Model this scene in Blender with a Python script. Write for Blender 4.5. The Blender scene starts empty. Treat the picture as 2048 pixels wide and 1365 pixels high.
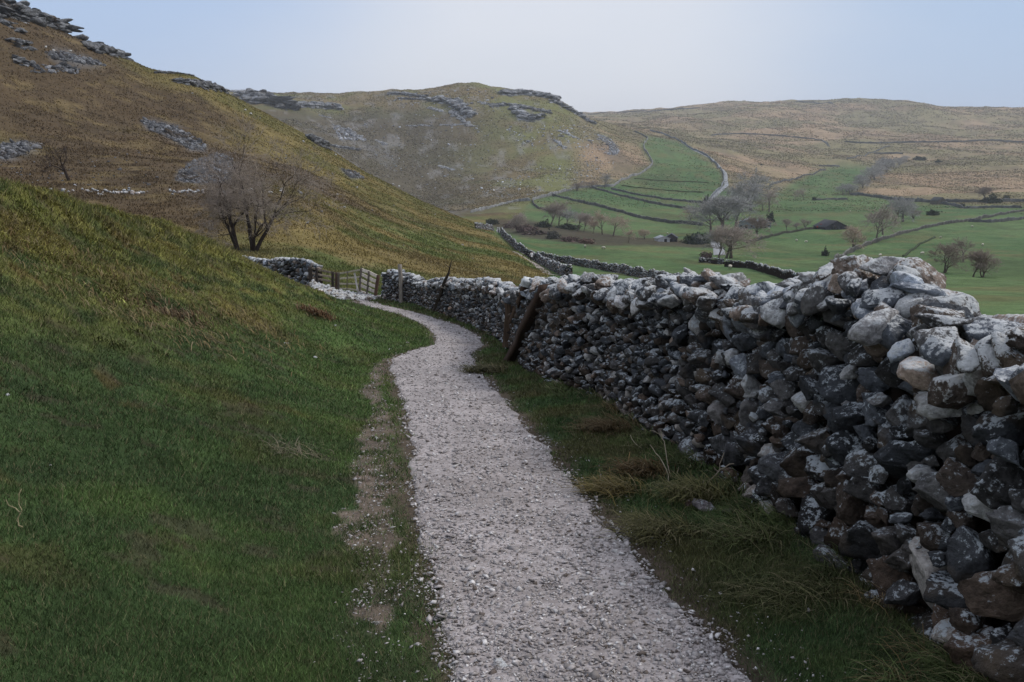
import bpy, math, random
import numpy as np
from mathutils import Vector, Matrix
random.seed(7); rng = np.random.default_rng(7)
SC = bpy.context.scene
COL = SC.collection

# ------------------------------------------------------------------ camera
F = 1800.0; CX, CY = 1024.0, 682.5
PITCH = math.radians(12.0)
cam_d = bpy.data.cameras.new('camera'); cam = bpy.data.objects.new('camera', cam_d); COL.objects.link(cam)
cam_d.lens = F/2048*36.0; cam_d.sensor_width = 36.0; cam_d.clip_start = 0.05; cam_d.clip_end = 20000
cam.location = (0, 0, 0); cam.rotation_euler = (math.pi/2-PITCH, 0, 0)
SC.camera = cam

# ------------------------------------------------------------------ world, sun, exposure
SC.view_settings.view_transform = 'Standard'; SC.view_settings.look = 'None'
SC.view_settings.exposure = 0.45; SC.view_settings.gamma = 1.0
SUN_AZ, SUN_EL = math.radians(78), math.radians(48)      # azimuth from +Y towards +X
world = bpy.data.worlds.new('World'); SC.world = world; world.use_nodes = True
wn, wl = world.node_tree.nodes, world.node_tree.links
wn.clear()
w_out = wn.new('ShaderNodeOutputWorld'); w_bg = wn.new('ShaderNodeBackground'); w_bg.inputs['Strength'].default_value = 0.1
sky = wn.new('ShaderNodeTexSky'); sky.sky_type = 'NISHITA'; sky.sun_disc = False
sky.sun_elevation = SUN_EL; sky.sun_rotation = SUN_AZ; sky.air_density = 1.2; sky.dust_density = 2.0
tc = wn.new('ShaderNodeTexCoord')
def wmath(op, a, b=None, clamp=False):
    n = wn.new('ShaderNodeMath'); n.operation = op; n.use_clamp = clamp
    for i, v in enumerate((a, b)):
        if v is None: continue
        if isinstance(v, (int, float)): n.inputs[i].default_value = v
        else: wl.new(v, n.inputs[i])
    return n.outputs[0]
def wdot(v):
    n = wn.new('ShaderNodeVectorMath'); n.operation = 'DOT_PRODUCT'
    wl.new(tc.outputs['Generated'], n.inputs[0]); n.inputs[1].default_value = v
    return n.outputs['Value']
def wmix(f, a, b):
    n = wn.new('ShaderNodeMix'); n.data_type = 'RGBA'
    if isinstance(f, (int, float)): n.inputs[0].default_value = f
    else: wl.new(f, n.inputs[0])
    for i, v in ((6, a), (7, b)):
        if isinstance(v, tuple): n.inputs[i].default_value = (*v, 1)
        else: wl.new(v, n.inputs[i])
    return n.outputs[2]
nz = wn.new('ShaderNodeTexNoise'); nz.inputs['Scale'].default_value = 1.7; nz.inputs['Detail'].default_value = 5
mp = wn.new('ShaderNodeMapping'); mp.inputs['Scale'].default_value = (1, 1, 3.2)
wl.new(tc.outputs['Generated'], mp.inputs[0]); wl.new(mp.outputs[0], nz.inputs['Vector'])
wob = wmath('MULTIPLY', wmath('SUBTRACT', nz.outputs[0], 0.5), 0.11)
def gap(d, lo, hi):      # thinner cloud around one direction of the sky
    dv = Vector(d).normalized()
    s = wmath('ADD', wdot(tuple(dv)), wob)
    n = wn.new('ShaderNodeMapRange'); n.interpolation_type = 'SMOOTHSTEP'
    wl.new(s, n.inputs[0]); n.inputs[1].default_value = lo; n.inputs[2].default_value = hi
    return n.outputs[0]
cloud = wmix(nz.outputs[0], (4.7, 5.1, 6.0), (6.2, 6.3, 6.8))
c1 = wmix(wmath('MULTIPLY', gap((-0.56, 0.95, 0.22), 0.90, 1.01), 0.8), cloud, (2.7, 3.9, 6.1))
c2 = wmix(wmath('MULTIPLY', gap((0.75, 0.95, 0.02), 0.87, 1.0), 0.85), c1, (2.7, 3.8, 5.7))
c3 = wmix(0.12, c2, sky.outputs[0])
wl.new(c3, w_bg.inputs['Color']); wl.new(w_bg.outputs[0], w_out.inputs['Surface'])

sun_d = bpy.data.lights.new('sun', 'SUN'); sun_d.energy = 1.3; sun_d.angle = math.radians(14); sun_d.color = (1.0, 0.92, 0.80)
sun = bpy.data.objects.new('sun', sun_d); COL.objects.link(sun)
sdir = Vector((math.sin(SUN_AZ)*math.cos(SUN_EL), math.cos(SUN_AZ)*math.cos(SUN_EL), math.sin(SUN_EL)))
sun.rotation_euler = (-sdir).to_track_quat('-Z', 'Y').to_euler(); sun.location = sdir*50

# ------------------------------------------------------------------ helpers
def hash2(ix, iy, seed):
    h = (ix.astype(np.int64)*374761393 + iy.astype(np.int64)*668265263 + seed*974711) & 0x7fffffff
    h = ((h ^ (h >> 13))*1274126177) & 0x7fffffff
    h = ((h ^ (h >> 16))*668265263) & 0x7fffffff
    return ((h ^ (h >> 15)) & 0xffffff)/float(0xffffff)
def vnoise(x, y, seed=0):
    x = np.asarray(x, float); y = np.asarray(y, float)
    ix = np.floor(x); iy = np.floor(y); fx = x-ix; fy = y-iy
    fx = fx*fx*(3-2*fx); fy = fy*fy*(3-2*fy)
    a = hash2(ix, iy, seed); b = hash2(ix+1, iy, seed); c = hash2(ix, iy+1, seed); d = hash2(ix+1, iy+1, seed)
    return (a*(1-fx)+b*fx)*(1-fy) + (c*(1-fx)+d*fx)*fy
def fbm(x, y, seed=0, oct=4):
    s = 0; a = 1; t = 0
    for k in range(oct):
        s = s + a*vnoise(x*2**k+17.3*k, y*2**k-9.1*k, seed+k); t += a; a *= 0.55
    return s/t          # 0..1, mean .5
def smooth(x, a, b):
    t = np.clip((np.asarray(x, float)-a)/(b-a), 0, 1); return t*t*(3-2*t)
def mixc(a, b, w):
    return a*(1-w[..., None]) + np.asarray(b, float)*w[..., None]
def cam_ray(px, py):
    a = (np.asarray(px, float)-CX)/F; b = (CY-np.asarray(py, float))/F
    x = a; y = math.cos(PITCH)+b*math.sin(PITCH); z = -math.sin(PITCH)+b*math.cos(PITCH)
    h = np.hypot(x, y)
    return np.arctan2(x, y), z/h            # azimuth, slope per horizontal metre
def project(x, y, z):
    D = y*math.cos(PITCH)-z*math.sin(PITCH); U = y*math.sin(PITCH)+z*math.cos(PITCH)
    D = np.where(D > 0.05, D, 0.05)
    return CX+F*x/D, CY-F*U/D
def mesh_obj(name, verts, faces, mat, col=None, smooth_=False, parent=None, coll=COL):
    me = bpy.data.meshes.new(name)
    verts = np.asarray(verts, np.float32); faces = np.asarray(faces, np.int32)
    nf, k = faces.shape
    me.vertices.add(len(verts)); me.vertices.foreach_set('co', verts.ravel())
    me.loops.add(nf*k); me.loops.foreach_set('vertex_index', faces.ravel())
    me.polygons.add(nf); me.polygons.foreach_set('loop_start', np.arange(nf, dtype=np.int32)*k)
    me.polygons.foreach_set('loop_total', np.full(nf, k, np.int32))
    if smooth_: me.polygons.foreach_set('use_smooth', np.ones(nf, bool))
    me.update(calc_edges=True)
    if col is not None:
        at = me.color_attributes.new('col', 'FLOAT_COLOR', 'POINT')
        c4 = np.ones((len(verts), 4), np.float32); c4[:, :col.shape[1]] = col
        at.data.foreach_set('color', c4.ravel())
    me.materials.append(mat)
    o = bpy.data.objects.new(name, me); coll.objects.link(o)
    if parent is not None: o.parent = parent
    return o
def tag(o, label=None, cat=None, group=None, kind=None):
    if label: o['label'] = label
    if cat: o['category'] = cat
    if group: o['group'] = group
    if kind: o['kind'] = kind
    return o
def empty(name, loc=(0, 0, 0), rz=0.0):
    o = bpy.data.objects.new(name, None); o.location = loc; o.rotation_euler = (0, 0, rz); COL.objects.link(o); return o

# ------------------------------------------------------------------ materials
class NT:
    def __init__(s, name, rough=0.9, spec=0.2):
        s.m = bpy.data.materials.new(name); s.m.use_nodes = True; s.n = s.m.node_tree.nodes; s.l = s.m.node_tree.links
        s.b = s.n['Principled BSDF']; s.b.inputs['Roughness'].default_value = rough
        s.b.inputs['Specular IOR Level'].default_value = spec
        s.co = s.n.new('ShaderNodeTexCoord').outputs['Object']
    def noise(s, scale, detail=4, rough=0.6, vec=None, dist=0):
        t = s.n.new('ShaderNodeTexNoise'); t.inputs['Scale'].default_value = scale; t.inputs['Detail'].default_value = detail
        t.inputs['Roughness'].default_value = rough; t.inputs['Distortion'].default_value = dist
        s.l.new(vec or s.co, t.inputs['Vector']); return t.outputs[0]
    def voro(s, scale, out='Distance', feat='F1', vec=None):
        t = s.n.new('ShaderNodeTexVoronoi'); t.inputs['Scale'].default_value = scale; t.feature = feat
        s.l.new(vec or s.co, t.inputs['Vector']); return t.outputs[out]
    def mapped(s, sc, rot=(0, 0, 0)):
        m = s.n.new('ShaderNodeMapping'); m.inputs['Scale'].default_value = sc; m.inputs['Rotation'].default_value = rot
        s.l.new(s.co, m.inputs[0]); return m.outputs[0]
    def rng(s, v, a, b, c=0.0, d=1.0):
        t = s.n.new('ShaderNodeMapRange'); s.l.new(v, t.inputs[0])
        for i, q in enumerate((a, b, c, d)): t.inputs[i+1].default_value = q
        return t.outputs[0]
    def math(s, op, a, b=0.0):
        t = s.n.new('ShaderNodeMath'); t.operation = op
        for i, v in enumerate((a, b)):
            if isinstance(v, (int, float)): t.inputs[i].default_value = v
            else: s.l.new(v, t.inputs[i])
        return t.outputs[0]
    def mix(s, f, a, b, mode='MIX'):
        t = s.n.new('ShaderNodeMix'); t.data_type = 'RGBA'; t.blend_type = mode
        if isinstance(f, (int, float)): t.inputs[0].default_value = f
        else: s.l.new(f, t.inputs[0])
        for i, v in ((6, a), (7, b)):
            if isinstance(v, tuple): t.inputs[i].default_value = (*v[:3], 1)
            else: s.l.new(v, t.inputs[i])
        return t.outputs[2]
    def scale(s, c, f):
        t = s.n.new('ShaderNodeVectorMath'); t.operation = 'SCALE'; s.l.new(c, t.inputs[0])
        if isinstance(f, (int, float)): t.inputs['Scale'].default_value = f
        else: s.l.new(f, t.inputs['Scale'])
        return t.outputs[0]
    def attr(s, name='col'):
        t = s.n.new('ShaderNodeAttribute'); t.attribute_name = name; return t.outputs['Color']
    def color(s, c):
        if isinstance(c, tuple): s.b.inputs['Base Color'].default_value = (*c, 1)
        else: s.l.new(c, s.b.inputs['Base Color'])
    def bump(s, h, strength=0.5, dist=0.05):
        t = s.n.new('ShaderNodeBump'); t.inputs['Strength'].default_value = strength; t.inputs['Distance'].default_value = dist
        s.l.new(h, t.inputs['Height']); s.l.new(t.outputs[0], s.b.inputs['Normal'])

g = NT('terrain_turf', 0.95, 0.1)
n1 = g.noise(0.05, 5); n2 = g.noise(0.55, 5, 0.7); n3 = g.noise(7.0, 4, 0.7); n0 = g.noise(0.16, 4, 0.7)
nn = g.math('ADD', g.math('ADD', g.math('MULTIPLY', n1, 0.5), g.math('MULTIPLY', n0, .7)), g.math('ADD', g.math('MULTIPLY', n2, 1.1), g.math('MULTIPLY', n3, 0.9)))
g.color(g.scale(g.attr(), g.rng(nn, 1.15, 2.05, 0.45, 1.6)))
g.bump(g.math('ADD', g.math('MULTIPLY', n2, 1.0), g.math('MULTIPLY', n3, 0.12)), 0.9, 0.45)
M_TURF = g.m

g = NT('gravel_path', 0.85, 0.25)
v1 = g.voro(38.0, 'Color'); v2 = g.voro(38.0, 'Distance'); v3 = g.voro(90.0, 'Color'); lo = g.noise(1.3, 4)
gl = g.n.new('ShaderNodeSeparateColor'); g.l.new(v1, gl.inputs[0]); gs = gl.outputs[0]
gl2 = g.n.new('ShaderNodeSeparateColor'); g.l.new(v3, gl2.inputs[0])
base = g.mix(gs, (0.265, 0.238, 0.24), (0.475, 0.445, 0.455))
base = g.mix(g.math('MULTIPLY', gl2.outputs[1], 0.4), base, (0.18, 0.16, 0.16))
mud = g.rng(g.math('ADD', g.math('MULTIPLY', g.noise(.55, 5, .65), .7), g.math('MULTIPLY', g.noise(5, 4, .7), .3)), .50, .62); base = g.mix(g.math('MULTIPLY', mud, .55), base, (.19, .165, .155))
g.color(g.scale(base, g.rng(lo, 0.3, 0.7, 0.8, 1.25)))
g.bump(g.math('ADD', g.math('MULTIPLY', g.math('SUBTRACT', 0.6, v2), 0.8), g.math('MULTIPLY', g.noise(160, 2), .3)), 0.8, 0.012)
M_PATH = g.m

def stone_mat(name, lichen, sc=1.0, lic_col=(0.50, 0.54, 0.57), bump=0.02):
    g = NT(name, 0.85, 0.3)
    a = g.noise(9*sc, 6, 0.7); b = g.noise(38*sc, 4, 0.75); c = g.noise(4.5*sc, 5, 0.65, dist=0.6)
    base = g.scale(g.attr(), g.rng(g.math('ADD', g.math('MULTIPLY', a, .6), g.math('MULTIPLY', b, .4)), 0.36, 0.64, 0.35, 1.65))
    tan = g.mix(g.rng(g.noise(2.3*sc, 3), 0.56, 0.68), base, (0.085, 0.066, 0.05))
    geo = g.n.new('ShaderNodeNewGeometry'); sp = g.n.new('ShaderNodeSeparateXYZ'); g.l.new(geo.outputs['Normal'], sp.inputs[0])
    up = g.rng(sp.outputs[2], -0.1, 0.9, -0.05, 0.06)     # lichen grows where rain lands
    lm = g.rng(g.math('ADD', g.math('ADD', g.math('MULTIPLY', c, 0.48), g.math('MULTIPLY', b, 0.52)), up), 0.615-lichen, 0.665-lichen)
    g.color(g.mix(g.math('MULTIPLY', lm, 0.85), tan, lic_col))
    g.bump(g.math('ADD', g.math('ADD', g.math('MULTIPLY', a, 1.0), g.math('MULTIPLY', b, 0.55)), g.math('MULTIPLY', g.voro(22*sc, 'Distance'), -.5)), 0.95, bump*1.5)
    return g.m
M_STONE = stone_mat('wall_limestone', 0.056, lic_col=(.50, .56, .62))
M_COPE = stone_mat('coping_limestone', 0.11, lic_col=(0.58, 0.61, 0.64))
M_CRAG = stone_mat('crag_limestone', 0.03, 0.06, (0.42, 0.44, 0.46), 0.8)
g = NT('dark_rubble', 1.0, 0.0); g.color((0.018, 0.014, 0.012)); M_CORE = g.m
g = NT('gravel_stone', 0.85, 0.25); g.color(g.scale(g.attr(), g.rng(g.noise(60, 3), 0.3, 0.7, 0.75, 1.25))); M_PEB = g.m
g = NT('grass_blade', 0.75, 0.12); g.color(g.attr()); M_BLADE = g.m
g = NT('weathered_wood', 0.85, 0.2)
wv = g.mapped((30, 30, 2.5)); a = g.noise(1.0, 5, 0.7, wv)
g.color(g.scale(g.attr(), g.rng(a, 0.3, 0.7, 0.5, 1.4))); g.bump(a, 0.6, 0.01); M_WOOD = g.m
g = NT('bark', 0.95, 0.1); g.color(g.scale(g.attr(), g.rng(g.noise(12, 4), 0.3, 0.7, 0.6, 1.35))); g.bump(g.noise(25, 3), 0.5, 0.03); M_BARK = g.m

# ------------------------------------------------------------------ the lie of the land
ZY = np.array([-60, -20, 0, 3.5, 5.2, 8.3, 15.4, 18.4, 25, 31, 35, 38, 45, 60, 100.])
ZZ = np.array([7.0, 1.2, -1.6, -2.09, -2.33, -2.77, -3.68, -4.0, -4.85, -5.45, -5.9, -6.2, -7.1, -9.5, -15.0])
def zp(y): return np.interp(y, ZY, ZZ)
def onpath(px, py):          # where a line of sight meets the sloping plane of the path
    az, t = cam_ray(px, py); r = np.linspace(1.5, 60, 6000)
    i = np.argmax(t*r < zp(r*math.cos(az))); return np.array([r[i]*math.sin(az), r[i]*math.cos(az)])
PY = [1365, 1250, 1100, 1000, 900, 800, 755, 722, 705, 690, 670, 650, 630, 615, 605]
PL = [898, 875, 832, 818, 812, 800, 778, 775, 810, 868, 868, 845, 800, 742, 700]
PR = [1505, 1405, 1268, 1185, 1105, 1012, 975, 955, 950, 972, 958, 915, 848, 785, 735]
EL = np.array([onpath(x, y) for x, y in zip(PL, PY)]); ER = np.array([onpath(x, y) for x, y in zip(PR, PY)])
def edge_x(E, y, x0):        # path edge as x(y)
    return np.interp(y, np.r_[-60, 0, E[:, 1]], np.r_[x0, x0, E[:, 0]])
def xl(y): return edge_x(EL, y, -0.18)
def xr(y): return edge_x(ER, y, 0.62)
WB = [(1935, 1375), (1800, 1245), (1640, 1112), (1450, 962), (1300, 872), (1200, 802), (1100, 768), (1050, 742), (1000, 682), (950, 655), (900, 636), (830, 612), (762, 600)]
WBASE = np.array([[2.0, -9.0], [1.9, -3.0], [1.84, 1.5]] + [list(onpath(*p)) for p in WB])
def xw(y): return np.interp(y, WBASE[:, 1], WBASE[:, 0])
CY_ = np.array([-60, 0, 15, 19, 25, 30, 33, 35, 38, 42, 60.]); CXX = np.array([-10, -9.3, -8.4, -8.75, -8.8, -8.65, -8.1, -7.7, -7.0, -8.5, -12.])
HB = np.array([3.8, 3.7, 3.1, 2.95, 2.40, 1.48, 0.50, 0.06, -0.1, 0.0, 0.0])
def znear(x, y):
    z0 = zp(y); L = xl(y); cxx = np.interp(y, CY_, CXX); hb = np.interp(y, CY_, HB)
    d = (L-0.35)-x; D = np.maximum((L-0.35)-cxx, 0.8)
    t = d/D
    prof = np.where(t < 0.8, np.clip(t, 0, None)**1.3, 0)
    prof = np.where(t >= 0.8, 0.748+0.252*np.sin(np.clip((t-0.8)/0.2, 0, 1)*math.pi/2*0.9)/math.sin(math.pi/2*.9), prof)
    soft = np.clip(d, 0, 1.2); prof = prof*smooth(soft, -0.6, 1.2)
    z = z0 + hb*prof - np.where(x < cxx, 0.30*np.minimum(cxx-x, 14), 0)
    rgt = x-xr(y); z = z + np.where(rgt > 0, 0.05*np.minimum(rgt, .9), 0)
    beh = x-(xw(y)+0.6); z = z - np.where(beh > 0, 0.10*np.minimum(beh, 40), 0)
    return z
# feature lines of the far ground: pixel column -> (distance, pixel row)
ROWS = [
 {-900:(44,430),-300:(44,430), 0:(44,500), 200:(44,530), 440:(44,565), 600:(44,580), 740:(44,592), 850:(44,600), 1000:(44,612), 1400:(44,622), 2048:(44,634), 2600:(44,640)},
 {-900:(70,250),-300:(70,330), 0:(72,425), 200:(72,465), 440:(70,502), 600:(70,512), 740:(70,545), 850:(72,560), 1000:(74,578), 1200:(75,586), 1400:(75,590), 2048:(75,602), 2600:(75,610)},
 {-900:(110,60),-300:(108,250), 0:(105,372), 200:(105,377), 440:(105,378), 600:(105,400), 740:(105,470), 850:(105,510), 930:(105,532), 1000:(105,546), 1060:(105,558), 1200:(105,566), 1400:(105,570), 2048:(105,582), 2600:(105,590)},
 {-900:(180,-250),-300:(175,80), 0:(170,215), 200:(170,258), 440:(170,300), 600:(168,345), 740:(165,412), 850:(160,458), 930:(158,485), 1000:(156,500), 1040:(155,512), 1070:(155,528), 1120:(155,534), 1200:(155,536), 1400:(155,542), 2048:(155,556), 2600:(155,565)},
 {-900:(270,-520),-500:(265,-260),-300:(262,-170), 0:(260,3), 140:(262,72), 250:(265,118), 300:(268,140), 385:(275,152), 440:(285,182), 520:(295,222), 620:(300,275), 730:(300,345), 850:(290,408), 930:(262,440), 1000:(235,468), 1050:(215,492), 1070:(210,500), 1120:(210,508), 1200:(210,508), 1400:(215,512), 1600:(215,522), 2048:(220,530), 2600:(220,540)},
 {-900:(400,-300),-300:(400,-80), 0:(360,75), 140:(360,130), 440:(390,240), 620:(400,330), 730:(400,395), 850:(385,432), 930:(330,458), 1000:(300,478), 1060:(290,478), 1120:(290,476), 1200:(290,478), 1400:(290,490), 1600:(290,496), 2048:(300,500), 2600:(300,510)},
 {-900:(600,-100),-300:(600,30), 0:(600,120), 440:(600,240), 620:(600,335), 730:(600,392), 850:(540,424), 930:(480,428), 1000:(440,436), 1060:(410,448), 1200:(380,466), 1400:(370,472), 1600:(370,470), 1800:(370,472), 2048:(370,478), 2600:(370,485)},
 {-900:(800,-100),-300:(800,30), 0:(750,120), 440:(720,230), 620:(700,300), 730:(700,355), 850:(660,385), 930:(620,398), 1000:(580,398), 1060:(540,402), 1200:(500,418), 1400:(500,430), 1600:(480,435), 1800:(480,438), 2048:(480,440), 2600:(480,445)},
 {-900:(1000,-50),-300:(1000,60), 0:(950,150), 440:(900,212), 620:(850,250), 730:(850,290), 850:(800,318), 930:(780,338), 1000:(760,345), 1060:(740,350), 1200:(700,362), 1300:(680,372), 1400:(650,384), 1600:(650,396), 1800:(640,402), 2048:(620,408), 2600:(620,415)},
 {-900:(1300,30),-300:(1300,120), 0:(1300,160), 440:(1200,182), 560:(1200,188), 700:(1200,188), 840:(1150,178), 940:(1100,168), 1010:(1100,180), 1100:(1100,191), 1130:(1090,208), 1170:(1060,238), 1230:(1020,262), 1300:(1000,285), 1400:(960,305), 1600:(950,340), 1800:(950,350), 2048:(900,355), 2600:(900,365)},
 {-900:(1700,100),-300:(1700,160), 0:(1600,190), 440:(1500,205), 940:(1500,210), 1100:(1450,222), 1170:(1400,240), 1300:(1400,252), 1400:(1400,266), 1600:(1400,285), 1800:(1400,288), 2048:(1400,290), 2600:(1400,290)},
 {-900:(2500,230),-300:(2500,240), 900:(2500,240), 1120:(2500,236), 1170:(2500,231), 1300:(2500,224), 1400:(2500,216), 1480:(2500,208), 1560:(2500,202), 1620:(2500,206), 1700:(2500,209), 1790:(2500,207), 1900:(2500,212), 2048:(2500,219), 2300:(2500,232), 2600:(2500,240)},
 {-900:(3600,262), 1000:(3600,262), 2600:(3600,262)},
 {-900:(6000,285), 1000:(6000,285), 2600:(6000,285)},
]
AZ = np.radians(np.r_[np.arange(-180, -60, 4), np.arange(-60, -34, 1.0), np.arange(-34, 34, 0.115), np.arange(34, 60, 1.0), np.arange(60, 180.1, 4)])
NA = len(AZ)
KR = np.zeros((len(ROWS), NA)); KT = np.zeros((len(ROWS), NA))
pxs_fine = np.r_[np.arange(-900, 2601, 5)]
for k, row in enumerate(ROWS):
    ks = sorted(row); rr = np.interp(pxs_fine, ks, [row[q][0] for q in ks]); pp = np.interp(pxs_fine, ks, [row[q][1] for q in ks])
    ker = np.hanning(9); ker /= ker.sum()
    pp = np.convolve(np.pad(pp, 4, 'edge'), ker, 'valid')
    az, t = cam_ray(pxs_fine, pp)
    KR[k] = np.interp(AZ, az, rr); KT[k] = np.interp(AZ, az, t)
    # round the back of the viewer the land comes together again
    wrap = smooth(np.abs(AZ), math.radians(95), math.radians(180))
    KR[k] = KR[k]*(1-wrap)+0.5*(rr[0]+rr[-1])*wrap; KT[k] = KT[k]*(1-wrap)+(0.5*(t[0]+t[-1])*0.3)*wrap
LR = np.log(KR)
def pchip_eval(X, Y, xq):    # X,Y: (K,N) knots per column, xq: (M,) -> (M,N)
    h = np.diff(X, axis=0); d = np.diff(Y, axis=0)/h
    m = np.zeros_like(Y)
    w1 = 2*h[1:]+h[:-1]; w2 = h[1:]+2*h[:-1]
    same = (d[1:]*d[:-1]) > 0
    with np.errstate(divide='ignore', invalid='ignore'):
        hm = (w1+w2)/(w1/d[:-1]+w2/d[1:])
    m[1:-1] = np.where(same, hm, 0); m[0] = d[0]; m[-1] = d[-1]
    out = np.zeros((len(xq), X.shape[1]))
    cols = np.arange(X.shape[1])
    for i, q in enumerate(xq):
        k = np.clip((X <= q).sum(0)-1, 0, X.shape[0]-2)
        x0 = X[k, cols]; hh = h[k, cols]; s = np.clip((q-x0)/hh, 0, 1)
        y0 = Y[k, cols]; y1 = Y[k+1, cols]; m0 = m[k, cols]*hh; m1 = m[k+1, cols]*hh
        out[i] = (2*s**3-3*s**2+1)*y0+(s**3-2*s**2+s)*m0+(-2*s**3+3*s**2)*y1+(s**3-s**2)*m1
    return out
RL = np.r_[np.log(0.5), np.arange(np.log(1.0), np.log(2.2), 0.05), np.arange(np.log(2.2), np.log(3700), 0.0125)]
NR = len(RL)
TT = pchip_eval(LR, KT, RL)
RR = np.exp(RL)[:, None]*np.ones(NA)[None]; AA = np.ones(NR)[:, None]*AZ[None]
GX = RR*np.sin(AA); GY = RR*np.cos(AA)
wf = smooth(RR, 39, 50)
GZ = znear(GX, GY)*(1-wf) + TT*RR*wf
# roughness of the ground
dpath = np.maximum(xl(GY)-GX, GX-xr(GY))
off = smooth(dpath, 0.1, 1.6)*(RR < 60) + (RR >= 60)
wallside = 1-smooth(np.abs(GX-xw(GY)), 0.6, 1.5)*1.0
near = 1-smooth(RR, 60, 120)
GZ += near*off*(1-0.8*wallside*(RR < 42))*((fbm(GX/1.3, GY/1.3, 3)-.5)*0.20+(fbm(GX/4.5, GY/4.5, 5, 3)-.5)*0.42*smooth(dpath, 0.5, 4))
def hummock(x, y): return fbm(x*1.9+y*.5, y*1.5, 151, 3)*.65+fbm(x*4.5, y*3.6, 155, 2)*.35
upb_ = smooth(xl(GY)-GX, .8, 3.2)
GZ += near*(fbm(GX*3, GY*3, 8, 3)-.5)*0.035*off
GZ += near*off*(RR < 60)*(hummock(GX, GY)-.5)*(0.06+0.22*upb_)
gully = smooth(RR, 70, 160)
GZ += gully*(fbm(GX/9, GY/9, 11, 4)-.5)*1.3
left = smooth(-AA, -0.14, 0.1)
far = smooth(RR, 400, 800)
GZ += far*(fbm(GX/60, GY/60, 21, 4)-.5)*10*(1-0.3*left)
GZ += far*left*(fbm(GX/25+GY/90, GY/160, 27, 4)-.5)*7
GZ += smooth(RR, 1100, 1800)*(1-left)*((fbm(GX/170, GY/320, 31, 4)-.5)*34)
PXG, PYG = project(GX, GY, GZ)
def ground(x, y):
    x = np.asarray(x, float); y = np.asarray(y, float)
    a = np.arctan2(x, y); r = np.maximum(np.hypot(x, y), 0.51)
    ia = np.clip(np.interp(a, AZ, np.arange(NA)), 0, NA-1.001); ir = np.clip(np.interp(np.log(r), RL, np.arange(NR)), 0, NR-1.001)
    i = ir.astype(int); j = ia.astype(int); u = ir-i; v = ia-j
    return (GZ[i, j]*(1-u)+GZ[i+1, j]*u)*(1-v)+(GZ[i, j+1]*(1-u)+GZ[i+1, j+1]*u)*v
def hit(px, py, rmin=2.0):   # where the line of sight through a point of the picture meets the ground
    az, t = cam_ray(px, py); r = np.exp(np.linspace(math.log(rmin), math.log(3650), 5000))
    x = r*math.sin(az); y = r*math.cos(az); b = t*r < ground(x, y)
    if not b.any(): i = int(np.argmin(t*r-ground(x, y)))      # a hair above the crest: put it on the crest
    else: i = int(np.argmax(b))
    return np.array([x[i], y[i], float(ground(x[i], y[i]))])
def hits(pts, rmin=2.0): return np.array([hit(a, b, rmin) for a, b in pts])

# trodden strip beside the path, and colours of the turf
TROD = np.array([onpath(x, y) for x, y in [(770, 1365), (765, 1250), (750, 1150), (745, 1050), (752, 950), (760, 850), (745, 770), (770, 725), (850, 700), (930, 683)]])
TRW = np.array([0.15, 0.15, 0.17, 0.19, 0.18, 0.15, 0.15, 0.17, 0.2, .2])
def trod(x, y):
    c = np.interp(y, TROD[:, 1], TROD[:, 0])+(fbm(x*.9, y*1.1, 46, 3)-.5)*.22; w = np.interp(y, TROD[:, 1], TRW)*(1+0.55*(fbm(x*1.6, y*1.6, 44, 3)-.5)*2)
    m = 1-smooth(np.abs(x-c)/np.maximum(w, .02)+(fbm(x*6, y*6, 49, 3)-.5)*1.3, 0.6, 1.1); return m*(y < 17)*(y > 1)*(1-.8*smooth(-y, -5.2, -3.6)*smooth(fbm(x*3, y*2, 50, 3), .40, .55))
def inpoly(px, py, poly, soft=0):
    p = np.array(poly, float); n = len(p); ins = np.zeros(px.shape, bool)
    for i in range(n):
        x1, y1 = p[i]; x2, y2 = p[(i+1) % n]
        if y1 == y2: continue
        c = ((y1 > py) != (y2 > py)) & (px < (x2-x1)*(py-y1)/(y2-y1)+x1); ins ^= c
    return ins
C_DARK = np.array([0.048, 0.082, 0.031]); C_GREEN = np.array([0.074, 0.120, 0.038]); C_OLIVE = np.array([0.175, 0.165, 0.045])
C_STRAW = np.array([0.21, 0.175, 0.070]); C_RUST = np.array([0.10, 0.055, 0.025]); C_SOIL = np.array([0.055, 0.040, 0.032])
def scrape(x, y):            # small bare or poached places in the turf
    return smooth(fbm(x*2.6, y*4.2, 141, 4), .63, .70)*(x < xl(y)-.3)
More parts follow.
